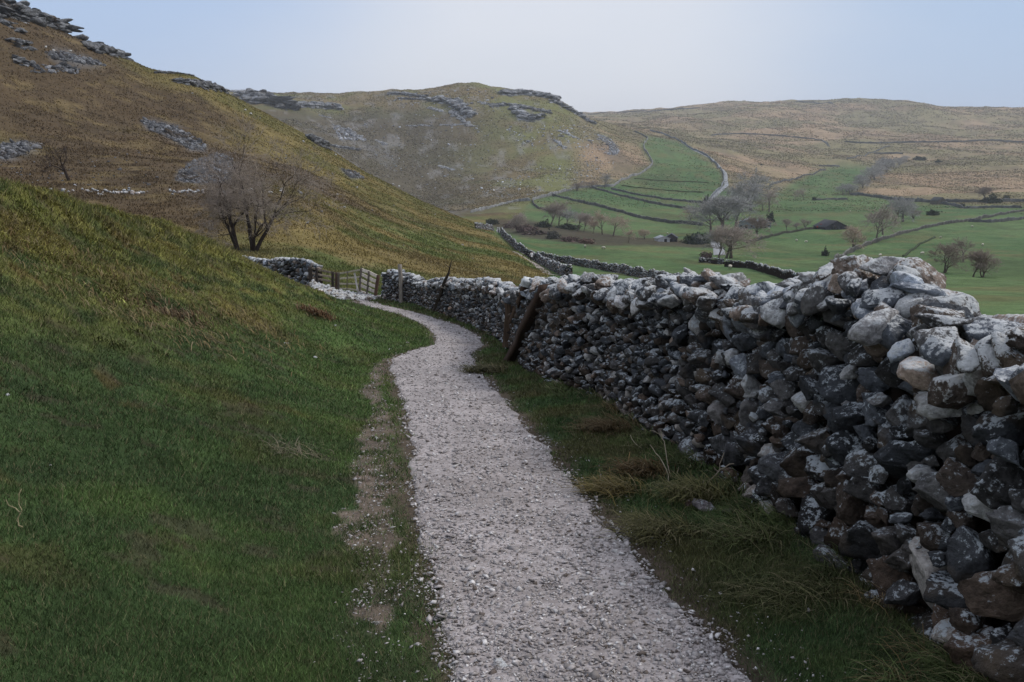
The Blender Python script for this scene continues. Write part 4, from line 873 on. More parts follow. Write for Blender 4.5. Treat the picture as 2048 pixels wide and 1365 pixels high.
def field_wall(pts, label, c=(.07, .065, .06), ct=(.16, .16, .16), h=1.35, rmin=120, th=.6, name='field_wall', cat='stone wall', group='dry stone field walls', smooth_k=3):
    W = pxline(pts, rmin)
    if smooth_k and len(W) > 6:
        ker = np.ones(3)/3; 
        for ax in (0, 1): W[1:-1, ax] = np.convolve(W[:, ax], ker, 'valid')
    rm = np.hypot(W[:, 0], W[:, 1]).mean(); B = resample(W[:, :2], max(.5, rm*.0022)); n = len(B)
    t = np.gradient(B, axis=0); t /= np.maximum(np.linalg.norm(t, axis=1, keepdims=True), 1e-6); nr = np.stack([-t[:, 1], t[:, 0]], 1)
    sc = max(1.0, rm/900.0)
    hh_ = h*(1+rng.normal(0, .10, n))*(1+(fbm(B[:, 0]/9, B[:, 1]/9, 3, 2)-.5)*.7); hh_[0] *= .5; hh_[-1] *= .5
    rows = []
    for off, hz in ((.5, -.35), (.42, .84), (.22, 1.0), (-.22, 1.0), (-.42, .84), (-.5, -.35)):
        p = B+nr*off*th*sc; z = ground(B[:, 0], B[:, 1])+np.where(hz > 0, hh_*hz, 0)+(min(0, hz)); rows.append(np.c_[p, z+rng.normal(0, .03, n)*(hz > 0)])
    V = np.array(rows).transpose(1, 0, 2).reshape(-1, 3); idx = np.arange(n*6).reshape(n, 6); Fa = [np.stack([idx[:-1, k], idx[1:, k], idx[1:, k+1], idx[:-1, k+1]], -1) for k in range(5)]
    Fa = np.vstack(Fa+[[[0, 1, 4, 5]], [[1, 2, 3, 4]], [[n*6-6, n*6-5, n*6-2, n*6-1]]])
    C = np.zeros((n, 6, 3)); C[:] = np.array(c); C[:, 2:4] = np.array(ct); C *= np.exp(rng.normal(0, .22, (n, 1, 1)))
    root = V[0].copy(); o = mesh_obj(name, V-root, Fa, M_FW, C.reshape(-1, 3)); o.location = root; return tag(o, label, cat, group, 'thing')
PALE = (.28, .29, .30); PT = (.38, .39, .40); DRK = (.12, .125, .13); DT = (.19, .20, .21)
FWL = [
 ([(941, 426), (988, 415), (1026, 404), (1061, 402)], 'pale wall climbing from the ochre ridge to the terrace corner', PALE, PT, 1.5),
 ([(1064, 403), (1066, 415), (1085, 420), (1105, 424), (1135, 437)], 'wall dropping from the terrace corner behind the stream trees', (.10, .10, .10), (.2, .2, .2), 1.4),
 ([(1064, 403), (1082, 396), (1105, 391), (1149, 378), (1193, 374), (1231, 375), (1234, 366), (1252, 358), (1272, 352), (1290, 342), (1307, 333), (1307, 325), (1298, 309), (1279, 293), (1293, 286), (1296, 278)], 'long pale wall winding up the left edge of the terraces', PALE, PT, 1.7),
 ([(1296, 278), (1283, 270), (1268, 264)], 'short dark wall at the top left of the terraces', DRK, DT, 1.6),
 ([(1105, 392), (1164, 406), (1222, 420), (1281, 437), (1340, 447), (1380, 449), (1405, 452)], 'lowest long dark wall crossing the terraces', (.11, .115, .115), (.2, .205, .21), 1.4),
 ([(1184, 377), (1237, 391), (1296, 406), (1340, 414), (1405, 424)], 'second dark wall up across the terraces', (.12, .125, .125), (.21, .21, .215), 1.4),
 ([(1222, 379), (1281, 392), (1340, 401), (1410, 408)], 'upper dark wall crossing the terraces to the lane foot', DRK, DT, 1.3),
 ([(1243, 372), (1300, 379), (1360, 384), (1408, 386)], 'thin low wall above the three terrace walls', (.08, .085, .05), (.1, .11, .06), .7),
 ([(1268, 358), (1330, 363), (1418, 366)], 'faint broken wall across the upper terraces', (.09, .095, .06), (.12, .12, .08), .6),
 ([(1300, 262), (1330, 270), (1357, 281), (1380, 297), (1419, 316), (1446, 344), (1449, 371), (1425, 392), (1412, 403), (1414, 426)], 'blue-grey wall running down along the winding lane', (.20, .22, .25), (.3, .32, .34), 1.9),
 ([(1421, 272), (1469, 268), (1538, 271), (1593, 276), (1638, 280), (1658, 292)], 'thin dark wall across the left of the tawny moor', DRK, DT, 1.7),
 ([(1638, 281), (1650, 286), (1660, 294)], 'short pale wall stub at the end of the moor wall', PALE, PT, 1.5),
 ([(1689, 285), (1744, 288), (1813, 286), (1917, 285), (1975, 282), (2047, 286), (2300, 292)], 'long dark wall level across the right of the moor', DRK, DT, 2.2),
 ([(1693, 319), (1737, 309), (1779, 293)], 'faint wall slanting up the moor below the long level wall', DRK, DT, 1.5),
 ([(1748, 308), (1806, 309)], 'short dark straight wall above the gill trees', DRK, DT, 1.9),
 ([(1541, 371), (1593, 357), (1651, 341)], 'dark wall slanting over the lower moor to the upper right', DRK, DT, 1.4),
 ([(1638, 333), (1679, 334)], 'very short level wall on the lower moor', DRK, DT, 1.6),
 ([(1700, 391), (1727, 391), (1765, 398), (1813, 403), (1865, 406), (1895, 407)], 'dark wall dividing green field from tawny moor, left of the stone hut', DRK, DT, 1.9),
 ([(1885, 405), (1965, 405), (2047, 404), (2300, 402)], 'dark wall along the moor foot right of the stone hut', DRK, DT, 1.9),
 ([(1882, 409), (1906, 411), (1927, 418), (1985, 416), (2044, 417)], 'dark bent wall below the stone hut', DRK, DT, 1.6),
 ([(1669, 525), (1703, 504), (1744, 487), (1813, 466), (1882, 450), (1937, 443), (1985, 434), (2020, 427), (2100, 415)], 'long diagonal grey wall climbing the green fields on the right', (.10, .10, .095), (.22, .22, .21), 1.25),
 ([(1937, 444), (1985, 446), (2047, 439), (2200, 430)], 'dark wall branching right off the long diagonal one', DRK, DT, 1.4),
 ([(1493, 487), (1520, 480), (1555, 471), (1607, 461), (1640, 457)], 'low wall running from the farm to the dark barn', (.06, .065, .05), (.11, .11, .09), 1.0),
 ([(1631, 401), (1660, 400), (1696, 400)], 'thin wall along the upper left green field', DRK, DT, 1.2),
 ([(1806, 514), (1844, 487), (1870, 476)], 'low broken wall crossing the right green slope', (.05, .07, .035), (.07, .09, .05), .5),
 ([(1175, 230), (1240, 226), (1300, 223), (1400, 217)], 'thin skyline wall at the left of the far moor', DRK, DT, 2.5),
 ([(1590, 204), (1640, 207), (1665, 208)], 'thin skyline wall right of the moor summit', DRK, DT, 3.0),
]
for pts, lb, c, ct, h in FWL: field_wall(pts, lb, c, ct, h, rmin=200)
# nearer ones: laid stone by stone
def mid_wall(pts, label, h, rmin, c=1.3, rs=(.12, .22), grp='dry stone walls beyond the long wall'):
    W = pxline(pts, rmin); B = resample(W[:, :2], 2.5)
    if B[0, 0] < B[-1, 0]: B = B[::-1]           # keep the outward side toward the viewer
    a_, L = polyparam(B); Hf = lambda s: h*(1+.10*np.sin(np.asarray(s)*.7)+.06*np.sin(np.asarray(s)*2.3))
    p0 = B[0]; e = tag(empty('field_wall', (p0[0], p0[1], float(ground(*p0)))), label, 'stone wall', grp, 'thing')
    under(wall_core(a_, L, Hf, e, step=1.5), e); under(face_stones('stonework', a_, L, Hf, rs[0], rs[1], 2.0, lambda P: np.zeros(len(P), int), M_STONE, e, bright=c), e)
    k = int(L/.3); s = rng.uniform(0, L, k); p, t, nr = a_(s, np.full(k, -.3)); pb, _, _ = a_(s); r = rng.uniform(.14, .24, k)
    under(rocks('stonework', np.c_[p, ground(pb[:, 0], pb[:, 1])+Hf(s)], np.stack([r, r, r*.7], 1), frame(t, nr)@rot_rand(k, .5), stone_colors(k, 2.6), 0, M_COPE, e), e)['kind'] = 'stuff'
mid_wall([(953, 458), (997, 463), (1008, 478), (1035, 503), (1058, 516), (1082, 530), (1117, 549), (1140, 566)], 'grey wall zigzagging down beside the lower path near the walker', 1.35, 120)
mid_wall([(1072, 517), (1110, 523), (1149, 531), (1222, 544), (1281, 556), (1310, 563), (1350, 574), (1400, 590)], 'long straight grey wall crossing the green field beyond the walker', 1.2, 100)
mid_wall([(1398, 526), (1445, 529)], 'short left piece of the gapped field wall below the lane trees', 1.0, 100, 1.1)
mid_wall([(1451, 534), (1498, 537), (1517, 541), (1548, 551), (1580, 560), (1620, 575)], 'right piece of the gapped field wall, bending down behind the big wall', 1.15, 100, 1.1)

# lane and lower path
M_LANE = NT('lane_surface', .9, .2); M_LANE.color(M_LANE.scale(M_LANE.attr(), M_LANE.rng(M_LANE.noise(1.5, 4), .3, .7, .75, 1.25))); M_LANE = M_LANE.m
def lane(name, pts, w, colr, label, rmin=120, lift=.06):
    W = pxline(pts, rmin); B = resample(W[:, :2], 3); t = np.gradient(B, axis=0); t /= np.linalg.norm(t, axis=1, keepdims=True); nr = np.stack([-t[:, 1], t[:, 0]], 1)
    return ribbon(name, B+nr*w/2, B-nr*w/2, 1.5, 8, M_LANE, label, lift, .15, colr, .15)
lane('lane', [(1364, 285), (1384, 299), (1423, 318), (1450, 346), (1453, 371), (1430, 392), (1417, 404), (1419, 428)], 3.2, (.27, .29, .32), 'pale lane winding down from the moor', lift=.25)
lane('lane', [(1419, 479), (1430, 486), (1437, 496), (1440, 511)], 3.0, (.26, .27, .29), 'pale lane between the farm shrubs and the lane trees', lift=.15)
lane('lower_path', [(1028, 504), (1040, 511), (1056, 519), (1072, 530), (1090, 543), (1110, 557)], 1.7, (.27, .24, .22), 'lower stretch of the footpath where a walker stands')

# ------------------------------------------------------------------ farm buildings
g = NT('slate_roof', .7, .3); b = g.noise(3, 4); g.color(g.scale(g.attr(), g.rng(b, .3, .7, .7, 1.3))); M_ROOF = g.m
g = NT('farm_wall', .9, .1); b = g.noise(2, 5, .7); g.color(g.scale(g.attr(), g.rng(b, .3, .7, .7, 1.3))); M_FARM = g.m
g = NT('window_glass', .15, .5); g.color((.02, .025, .03)); M_WIN = g.m
def boxm(x0, x1, y0, y1, z0, z1):
    V = [(x, y, z) for z in (z0, z1) for y in (y0, y1) for x in (x0, x1)]; return np.array(V, float), np.array([(0, 2, 3, 1), (4, 5, 7, 6), (0, 1, 5, 4), (2, 6, 7, 3), (0, 4, 6, 2), (1, 3, 7, 5)])
def building(px, py, name, label, cat, W, D, H, R, rz, cw, cr, doors=(), wins=(), rmin=200, skew=0.0, lean=None, chim=False):
    q = hit(px, py, rmin); e = tag(empty(name, (q[0], q[1]+D/2, q[2]-.3), rz), label, cat, 'valley farm buildings'); rx = skew*W/2
    V = np.array([(-W/2, -D/2, -.5), (W/2, -D/2, -.5), (W/2, D/2, -.5), (-W/2, D/2, -.5), (-W/2, -D/2, H), (W/2, -D/2, H), (W/2, D/2, H), (-W/2, D/2, H), (rx, -D/2, H+R-.05), (rx, D/2, H+R-.05)])
    Fa = [(0, 1, 5, 4), (2, 3, 7, 6), (1, 2, 6, 5), (3, 0, 4, 7), (4, 5, 8, 8), (6, 7, 9, 9)]
    bm_f = [f if f[2] != f[3] else f[:3] for f in Fa]; me = bpy.data.meshes.new('walls'); me.from_pydata(V.tolist(), [], bm_f); at_ = me.color_attributes.new('col', 'FLOAT_COLOR', 'POINT'); at_.data.foreach_set('color', np.tile(np.array([*cw, 1.0]), (len(V), 1)).ravel()); me.materials.append(M_FARM)
    o = bpy.data.objects.new('walls', me); COL.objects.link(o); o.parent = e
    ov = .3; rv = []; rfc = []
    for sgn in (-1, 1):
        ex = sgn*(W/2+ov); ez = H-ov*R/(W/2-sgn*rx+1e-6); b0 = len(rv)
        for th_ in (0, .14):
            rv += [(rx, -D/2-ov, H+R+th_), (ex, -D/2-ov, ez+th_), (ex, D/2+ov, ez+th_), (rx, D/2+ov, H+R+th_)]
        rfc += [(b0, b0+1, b0+2, b0+3), (b0+4, b0+7, b0+6, b0+5), (b0, b0+4, b0+5, b0+1), (b0+1, b0+5, b0+6, b0+2), (b0+2, b0+6, b0+7, b0+3)]
    mesh_obj('roof', rv, rfc, M_ROOF, np.tile(np.array(cr), (len(rv), 1)), parent=e)
    for (x, z, w_, h_, side) in doors:
        a = boxm(x-w_/2, x+w_/2, -D/2-.06, -D/2+.04, z, z+h_) if side == 'f' else boxm(W/2-.04, W/2+.06, x-w_/2, x+w_/2, z, z+h_); mesh_obj('door', a[0], a[1], M_FARM, np.tile(np.array((.03, .03, .035)), (8, 1)), parent=e)
    for (x, z, w_, h_, side) in wins:
        a = boxm(x-w_/2, x+w_/2, -D/2-.05, -D/2+.04, z, z+h_) if side == 'f' else boxm(W/2-.04, W/2+.05, x-w_/2, x+w_/2, z, z+h_); mesh_obj('window', a[0], a[1], M_WIN, None, parent=e)
    if chim: a = boxm(rx-.4, rx+.4, -D/2+.3, -D/2+1.2, H+R-.4, H+R+1.0); mesh_obj('chimney', a[0], a[1], M_FARM, np.tile(np.array(cw), (8, 1)), parent=e)
    return e
building(1669, 460, 'barn', 'dark slate barn with a wide gable alone in the green field', 'barn', 11.0, 9.0, 1.3, 2.6, math.radians(14), (.05, .048, .06), (.045, .045, .055), doors=((-1.6, -.2, 2.2, 2.4, 'f'), (2.5, -.2, 1.8, 1.8, 'f')), wins=((0.4, .4, .8, .8, 'f'), (2.0, .4, .9, .7, 's')), skew=-.05)
building(1500, 458, 'farmhouse', 'pale grey farm building behind the dark bare tree', 'farmhouse', 9.5, 7, 2.6, 1.7, math.radians(-8), (.24, .26, .28), (.17, .19, .21), doors=((-1.0, 0, 1.1, 2.0, 'f'),), wins=((-3.2, .9, 1.0, 1.0, 'f'), (1.2, .9, 1.0, 1.0, 'f'), (3.4, .9, 1.0, 1.0, 'f')), chim=True)
building(1528, 456, 'farm_shed', 'long bluish-grey shed joined to the right of the pale farmhouse', 'shed', 7.0, 6, 2.6, 1.4, math.radians(-8), (.20, .23, .26), (.24, .27, .31), doors=((0, 0, 2.4, 2.2, 'f'),), wins=((2.4, 1.0, .9, .8, 'f'),))
building(1880, 409, 'field_barn', 'small old stone barn where three moor walls meet', 'barn', 6.5, 6, 2.4, 2.1, math.radians(22), (.11, .10, .095), (.06, .062, .065), doors=((0, 0, 1.3, 2.0, 'f'),), wins=((0.0, 2.6, .7, .6, 'f'),), rmin=400)
building(1326, 484, 'farm_shed', 'low whitish shed on the left of the small dark barn', 'shed', 4.0, 3.6, 1.3, .7, math.radians(8), (.42, .44, .47), (.35, .38, .42), doors=((.6, 0, .9, 1.2, 'f'),))
building(1345, 484, 'barn', 'small dark-roofed barn between whitish shed and evergreen bushes', 'barn', 3.8, 4.2, 1.5, 1.2, math.radians(-10), (.07, .065, .07), (.05, .055, .07), doors=((0, 0, 1.2, 1.3, 'f'),), wins=((1.2, .5, .5, .5, 'f'),))
# small red tractor by the barn
q = hit(1640, 459, 200); e = tag(empty('tractor', tuple(q), .4), 'little red tractor parked left of the dark slate barn', 'tractor')
for nm, bx, c in (('bonnet', boxm(-1.6, 0.1, -.4, .4, .7, 1.35), (.30, .03, .025)), ('cab', boxm(0.1, 1.2, -.6, .6, .7, 2.1), (.22, .03, .025)), ('cab_roof', boxm(0.0, 1.3, -.7, .7, 2.1, 2.22), (.3, .03, .025))):
    mesh_obj(nm, bx[0], bx[1], M_FARM, np.tile(np.array(c), (8, 1)), parent=e)
for x_, r_ in ((-1.2, .42), (.8, .7)):
    for y_ in (-.62, .62): tubes('wheel', [((x_, y_-.14, r_), (x_, y_-.13, r_), .05, r_), ((x_, y_-.13, r_), (x_, y_+.13, r_), r_, r_), ((x_, y_+.13, r_), (x_, y_+.14, r_), r_, .05)], M_FARM, (.02, .02, .02), e, 14)

# ------------------------------------------------------------------ limestone outcrops
def crag(pts, label, hpx, depth_f=1.0, n_f=1.0, bright=1.0, rmin=60, layers=2, name='limestone_crag', lift=0.4, dark=1.0):
    W = pxline(pts, rmin); rm = np.hypot(W[:, 0], W[:, 1]).mean(); u = rm/F; B = resample(W[:, :2], hpx*u*.8); P, S, A = [], [], []
    t = np.gradient(B, axis=0)
    for i, (x, y) in enumerate(B):
        for l in range(layers):
            for k in range(max(1, int(round(2*n_f)))):
                hz = hpx*u/layers*rng.uniform(.45, .8); L = hpx*u*rng.uniform(.5, 1.25)
                xx = x+rng.normal(0, hpx*u*.35); yy = y+rng.normal(0, hpx*u*.4*depth_f)
                P.append((xx, yy, float(ground(xx, yy))+(l-.35*layers+lift)*hpx*u/layers)); S.append((L, hpx*u*rng.uniform(.5, 1.0)*depth_f, hz)); A.append(math.atan2(t[i, 1], t[i, 0])+rng.normal(0, .25))
    P = np.array(P); S = np.array(S); A = np.array(A); n = len(P); R = np.zeros((n, 3, 3)); R[:, 0, 0] = np.cos(A); R[:, 1, 0] = np.sin(A); R[:, 0, 1] = -np.sin(A); R[:, 1, 1] = np.cos(A); R[:, 2, 2] = 1
    R = R@rot_rand(n, .12); C = np.exp(rng.normal(math.log(.13*bright*(1.45 if rmin > 400 else 1)), .30, (n, 1)))*np.array([.95, 1.0, 1.10]); root = P[0].copy()
    T_ = templates(1, seed=9, cuts=13, lo=.35, hi=.62); o = rocks(name, P-root, S, R, C, 1, M_CRAG, seed=9); o.location = root
    return tag(o, label, 'crag', kind='thing')
crag([(-30, 22), (30, 30), (62, 38), (100, 52), (138, 66)], 'banded limestone scar capping the top left of the near hill', 26, .8, 2.0, 1.25, layers=3)
crag([(-60, 0), (0, 8), (40, 16), (62, 22), (80, 30)], 'upper limestone step above the banded scar at the top left', 12, .8, 1.5, 1.0, layers=2)
crag([(186, 100), (215, 104), (246, 114)], 'short limestone ledge jutting from the near hill skyline', 16, .8, 2, 1.1)
crag([(310, 147), (350, 147), (385, 152)], 'flat turf-topped rock step on the skyline', 5, .8, 1.2, .8)
crag([(357, 166), (385, 170), (415, 174), (443, 180)], 'broken limestone ledge where the ridge starts to drop', 12, .8, 2, 1.2)
crag([(18, 52), (28, 55), (34, 60)], 'small pale rock face under the banded scar', 12, 1, 1.2, 1.5)
crag([(36, 92), (60, 93)], 'lone grey outcrop on the upper brown slope', 14, 1, 1, 1.3); crag([(36, 125), (54, 127)], 'second grey outcrop lower on the brown slope', 12, 1, 1, 1.3)
crag([(483, 192), (500, 197), (514, 207)], 'pale buttress at the left lip of the gorge', 18, 1, 1.6, 1.5, rmin=500, layers=3)
crag([(512, 200), (530, 205), (552, 210), (570, 216)], 'dark gorge cliff shaded between two pale buttresses', 26, 1, 2, .55, rmin=500, layers=3)  # gorge shadow painted in as a much darker rock tone
crag([(571, 213), (600, 213), (640, 214), (676, 217)], 'long pale cliff band right of the gorge', 13, 1, 2, 1.3, rmin=500, layers=2)
crag([(780, 188), (815, 189), (850, 196)], 'thin limestone band below the left of the round summit', 7, 1, 1.6, 1.1, rmin=500)
crag([(868, 202), (890, 203), (910, 208), (925, 218), (938, 232)], 'curving limestone crag in the middle of the round hill', 13, 1, 2, 1.25, rmin=500)
crag([(800, 198), (850, 200), (868, 203)], 'low rock step left of the curving crag', 5, 1, 1.5, 1.0, rmin=500)
crag([(1012, 190), (1045, 189), (1080, 192), (1107, 199)], 'crag edge forming the right shoulder of the round hill', 13, 1, 2, 1.1, rmin=500)
crag([(1030, 222), (1045, 232), (1060, 240), (1078, 236)], 'V-shaped limestone crag below the right shoulder', 14, 1, 1.8, 1.2, rmin=500)
crag([(985, 212), (1010, 210), (1040, 214), (1070, 220), (1100, 226)], 'broken rock band running under the shoulder crag', 6, 1.5, 1.4, 1.1, rmin=500)
crag([(1108, 205), (1130, 215), (1150, 226), (1165, 236), (1185, 246)], 'jagged outcrops stepping down the right end of the round hill', 9, 1.2, 1.6, 1.1, rmin=500)
crag([(628, 286), (650, 290), (670, 294), (718, 300)], 'small rocky brow on the near ridge line', 6, 1, 1.4, 1.1)
for pts_, h_, lb_ in [([(905, 224), (925, 240), (940, 252)], 7, 'small rocky rib dropping from the curving crag'), ([(958, 205), (972, 208), (990, 213)], 5, 'little ledge right of the curving crag'), ([(1118, 262), (1134, 268), (1150, 276)], 5, 'low rocks below the jagged outcrops'), 
   ([(1108, 280), (1120, 288), (1130, 297)], 4, 'small rocks above the curved scree'), ([(858, 216), (885, 223)], 5, 'short ledge under the curving crag'), ([(698, 264), (712, 272), (722, 280)], 8, 'steep pale rocks on the brown wall of the gorge'), ([(752, 282), (770, 288)], 6, 'pale rock patch right of the gorge rocks'), ([(882, 334), (905, 340)], 5, 'low pale rocks on the lower brown flank'), ([(640, 232), (660, 236)], 4, 'short rock step under the long cliff band'), ([(815, 252), (840, 251), (862, 252)], 3, 'low broken ledge on the left of the middle hill'), ([(880, 250), (905, 251), (935, 248)], 3, 'low broken ledge in the centre of the middle hill')]:
    crag(pts_, lb_, h_, 1.3, 1.3, 1.35, rmin=500, layers=1, lift=.2)
# boulders, scree, the ruined wall
def boulder(px, py, wpx, label, rmin=60, group='pale boulders on the near hill'):
    q = hit(px, py, rmin); k = np.hypot(q[0], q[1])/F*wpx/2; P = np.array([[0, 0, k*.35]]); C = np.array([[.36, .34, .31]])*rng.uniform(.8, 1.15)
    o = rocks('boulder', P, np.array([[k, k*.8, k*.62]]), rot_rand(1, .3), C, 2, M_COPE); o.location = q; return tag(o, label, 'boulder', group)
for px, py, w_, lb in [(490, 222, 7, 'upper boulder of a pair near the ridge drop'), (502, 230, 8, 'lower boulder of a pair near the ridge drop'), (607, 285, 7, 'pale boulder left of the rocky brow'), (671, 311, 6, 'pale boulder on the ochre slope below the brow'), (689, 417, 9, 'pale boulder in the middle of the lower ochre slope'), (615, 448, 9, 'rounded pale boulder right of the big tree'), (675, 391, 8, 'pale boulder above the middle one'), (658, 412, 5, 'small stone between two pale boulders'), (541, 387, 12, 'whitest large boulder seen through the big tree crown'), (498, 474, 5, 'small white stone between the twin trunks'), (714, 377, 6, 'small pale stone below the right scree patch'), (798, 374, 6, 'small stone near the right ridge line'), (786, 370, 7, 'flat pale stone near the right ridge line'), (925, 491, 5, 'small white stone low on the right of the slope'), (385, 188, 5, 'white stone under the broken ledge'), (655, 407, 4, 'tiny stone above the middle boulder'), (520, 238, 4, 'tiny stone below the boulder pair'), (870, 430, 5, 'pale stone near the lower ridge line'), (92, 97, 7, 'pinkish boulder at the left tip of the upper scree'), (140, 104, 8, 'pinkish boulder above the upper scree'), (108, 104, 8, 'pale boulder beside the pinkish ones'), (30, 33+90, 9, 'grey boulder at far left on the upper slope')]:
    boulder(px, py, w_, lb)
def scree(poly, n, spx, label, rmin=60, lum=.16, mat=None, jitter=0):
    p = np.array(poly, float); a = rng.uniform(p[:, 0].min(), p[:, 0].max(), n*4); b = rng.uniform(p[:, 1].min(), p[:, 1].max(), n*4); k = inpoly(a, b, poly); a, b = a[k][:n], b[k][:n]
    q = np.array([hit(u, v, rmin) for u, v in zip(a, b)]); s = np.hypot(q[:, 0], q[:, 1])/F*spx*np.exp(rng.normal(0, .45, len(q)))*.5
    C = np.exp(rng.normal(math.log(lum), .4, (len(q), 1)))*np.array([.95, 1.0, 1.12]); q[:, 2] += s*.2
    return tag(rocks('scree', q, np.stack([s*1.3, s, s*.7], 1), rot_rand(len(q), .5), C, 0, M_CRAG), label, kind='stuff')
for s_, n_, sp, lb, rm_, *lm_ in [(SCREE[0], 500, 5, 'upper grey scree tongue on the near hill', 60), (SCREE[1], 800, 5, 'largest grey scree patch beside the big tree', 60), (SCREE[2], 300, 5, 'grey scree at the left edge of the brown slope', 60), (SCREE[3], 350, 4.5, 'pale scree under the skyline ledge', 60), (SCREE[4], 160, 4.5, 'small scree patch on the right ochre slope', 60), (SCREE[7], 260, 3, 'curved scree below the jagged outcrops', 400), (SCREE[5], 200, 3.5, 'scree under the gorge cliff', 400), ([(60, 130), (160, 132), (160, 148), (60, 146)], 120, 5, 'scattered rocks below the upper scree', 60),
   ([(950, 380), (1180, 300), (1240, 330), (1200, 365), (1000, 400)], 420, 2.0, 'scattered pale stones on the foot of the round hill', 400, .4), ([(1000, 255), (1180, 250), (1220, 300), (1050, 300)], 300, 2.4, 'scattered pale stones high on the round hill', 400, .4), ([(640, 240), (1000, 215), (1000, 380), (900, 400), (760, 330)], 420, 2.0, 'scattered rocks over the brown flank of the middle hill', 400, .3), ([(760, 185), (1000, 180), (1010, 225), (800, 225)], 220, 2.2, 'scattered rocks below the round summit', 400, .3), ([(455, 240), (640, 330), (900, 460), (1000, 540), (700, 520), (560, 400), (300, 200)], 190, 2.0, 'stones dotted over the ochre slope', 60), ([(0, 330), (280, 300), (330, 372), (60, 372)], 120, 3.0, 'stones dotted over the dark brown slope', 60)]:
    scree(s_, n_, sp, lb, rm_, *(lm_ or [.16 if rm_ < 100 else .28]))
P, Sz = [], []
for a0, a1, dn in ((97, 150, .25), (150, 185, .4), (190, 297, .95), (342, 408, 1.0), (425, 462, .6), (470, 520, .25), (540, 600, .2)):
    for a in np.arange(a0, a1, 3.4):
        if rng.random() < dn:
            for _ in range(2): q = hit(a+rng.normal(0, 2), 385+rng.normal(0, 2.4)-(a < 190)*2, 60); k = np.hypot(q[0], q[1])/F*rng.uniform(2.5, 5.0); P.append(q+np.array([0, 0, k*.3])); Sz.append((k*1.1, k*.8, k*.9))
P = np.array(P); Sz = np.array(Sz); root = P[0].copy(); e = tag(empty('ruined_wall', tuple(root)), 'ruined wall of pale boulders in a level line under the scree', 'ruined wall', kind='thing')
for i in rng.permutation(len(P))[:98]: rocks('boulder', P[i:i+1]-root, Sz[i:i+1]*.85, rot_rand(1, .4), stone_colors(1, 3.0, .3, .2), 1, M_COPE, e)

# ------------------------------------------------------------------ loose stones by the path
for px, py, wpx, hf, c, lb in [(880, 1176, 34, .75, (.13, .11, .10), 'brown pointed stone standing near the left path edge'), (1008, 1343, 74, .22, (.45, .44, .45), 'large flat whitish stone at the bottom of the path'), (752, 1248, 20, .5, (.33, .31, .30), 'pale pebble on the worn strip left of the path'), (1340, 1330, 46, .25, (.22, .21, .22), 'flat grey stone low on the right of the path'), (975, 994, 20, .4, (.14, .14, .15), 'small dark stone mid-path'), (1170, 1160, 36, .3, (.30, .29, .29), 'broad pale stone in the middle of the gravel'), (1093, 1168, 28, .4, (.20, .19, .20), 'grey stone left of the broad pale one'), (1245, 1130, 22, .5, (.30, .31, .28), 'pale stone on the right gravel edge'), (1246, 1155, 18, .5, (.10, .09, .09), 'dark stone below the right edge pebble'), (1090, 1067, 16, .5, (.12, .07, .06), 'reddish stone in the gravel'), (1150, 1240, 44, .22, (.32, .32, .33), 'low flat stone right of the lower path centre'), (905, 1335, 26, .4, (.4, .38, .37), 'pale stone at the bottom left path edge'),
     (1408, 1020, 60, .5, (.22, .20, .21), 'mottled boulder sunk in the grass below the wall'), (1455, 1025, 26, .5, (.3, .27, .28), 'smaller pink-grey stone right of the sunk boulder'), (1380, 1012, 28, .7, (.14, .09, .08), 'reddish stone left of the sunk boulder'), (14, 792, 14, .5, (.6, .62, .64), 'small white stone in the grass at the left edge'), (572, 688, 12, .4, (.5, .5, .5), 'white stone high on the grass bank'), (630, 716, 12, .4, (.45, .45, .45), 'white stone lower on the grass bank'), (670, 653, 8, .5, (.5, .5, .5), 'tiny white stone near the bank hollow'), (100, 932, 12, .4, (.4, .38, .34), 'pale chip in the left grass'),
     (1990, 1362, 120, .7, (.22, .23, .25), 'big grey boulder at the wall foot in the bottom right corner'), (780, 700, 10, .4, (.4, .38, .36), 'pale stone where the worn strip leaves the path'), (815, 687, 12, .4, (.42, .40, .38), 'pale stone on the grass inside the path bend'), (1115, 640+85, 8, .5, (.3, .3, .3), 'stone at the wall foot')]:
    q = hit(px, py); k = np.hypot(q[0], q[1])/F*wpx/2; o = rocks('loose_stone', np.array([[0, 0, k*hf*.35]]), np.array([[k, k*.75, k*hf]]), rot_rand(1, .2), np.array([c]), 3, M_COPE if max(c) > .3 else M_STONE); o.location = q; tag(o, lb, 'stone', 'loose stones')

# dead stems and a bramble along the wall
def stem3(pts): return [np.array(p3(a, b, r)) for a, b, r in pts]
def stems(name, label, lines, rad, colr, cat='dead plant'):
    segs = []
    for L in lines:
        P = stem3(L); Q = []
        for a, b in zip(P[:-1], P[1:]): Q += [a+(b-a)*u+rng.normal(0, .006, 3) for u in (0, .33, .66)]
        Q.append(P[-1])
        for i, (a, b) in enumerate(zip(Q[:-1], Q[1:])): segs.append((a, b, rad*(1-.5*i/len(Q)), rad*(1-.5*(i+1)/len(Q))))
    V = np.array(segs[0][0]); o = tubes(name, segs, M_BARK, colr, None, 5, root=V); o.location = V; return tag(o, label, cat)
stems('bramble', 'long bare bramble stem arching over the verge towards the wall', [[(1093, 690, 14.5), (1100, 760, 14.1), (1118, 795, 12.5), (1165, 808, 11.4), (1215, 818, 10.6), (1262, 832, 10.0)], [(1120, 796, 12.5), (1150, 790, 12.2), (1170, 772, 12.4)]], .007, (.20, .17, .14), 'bramble')
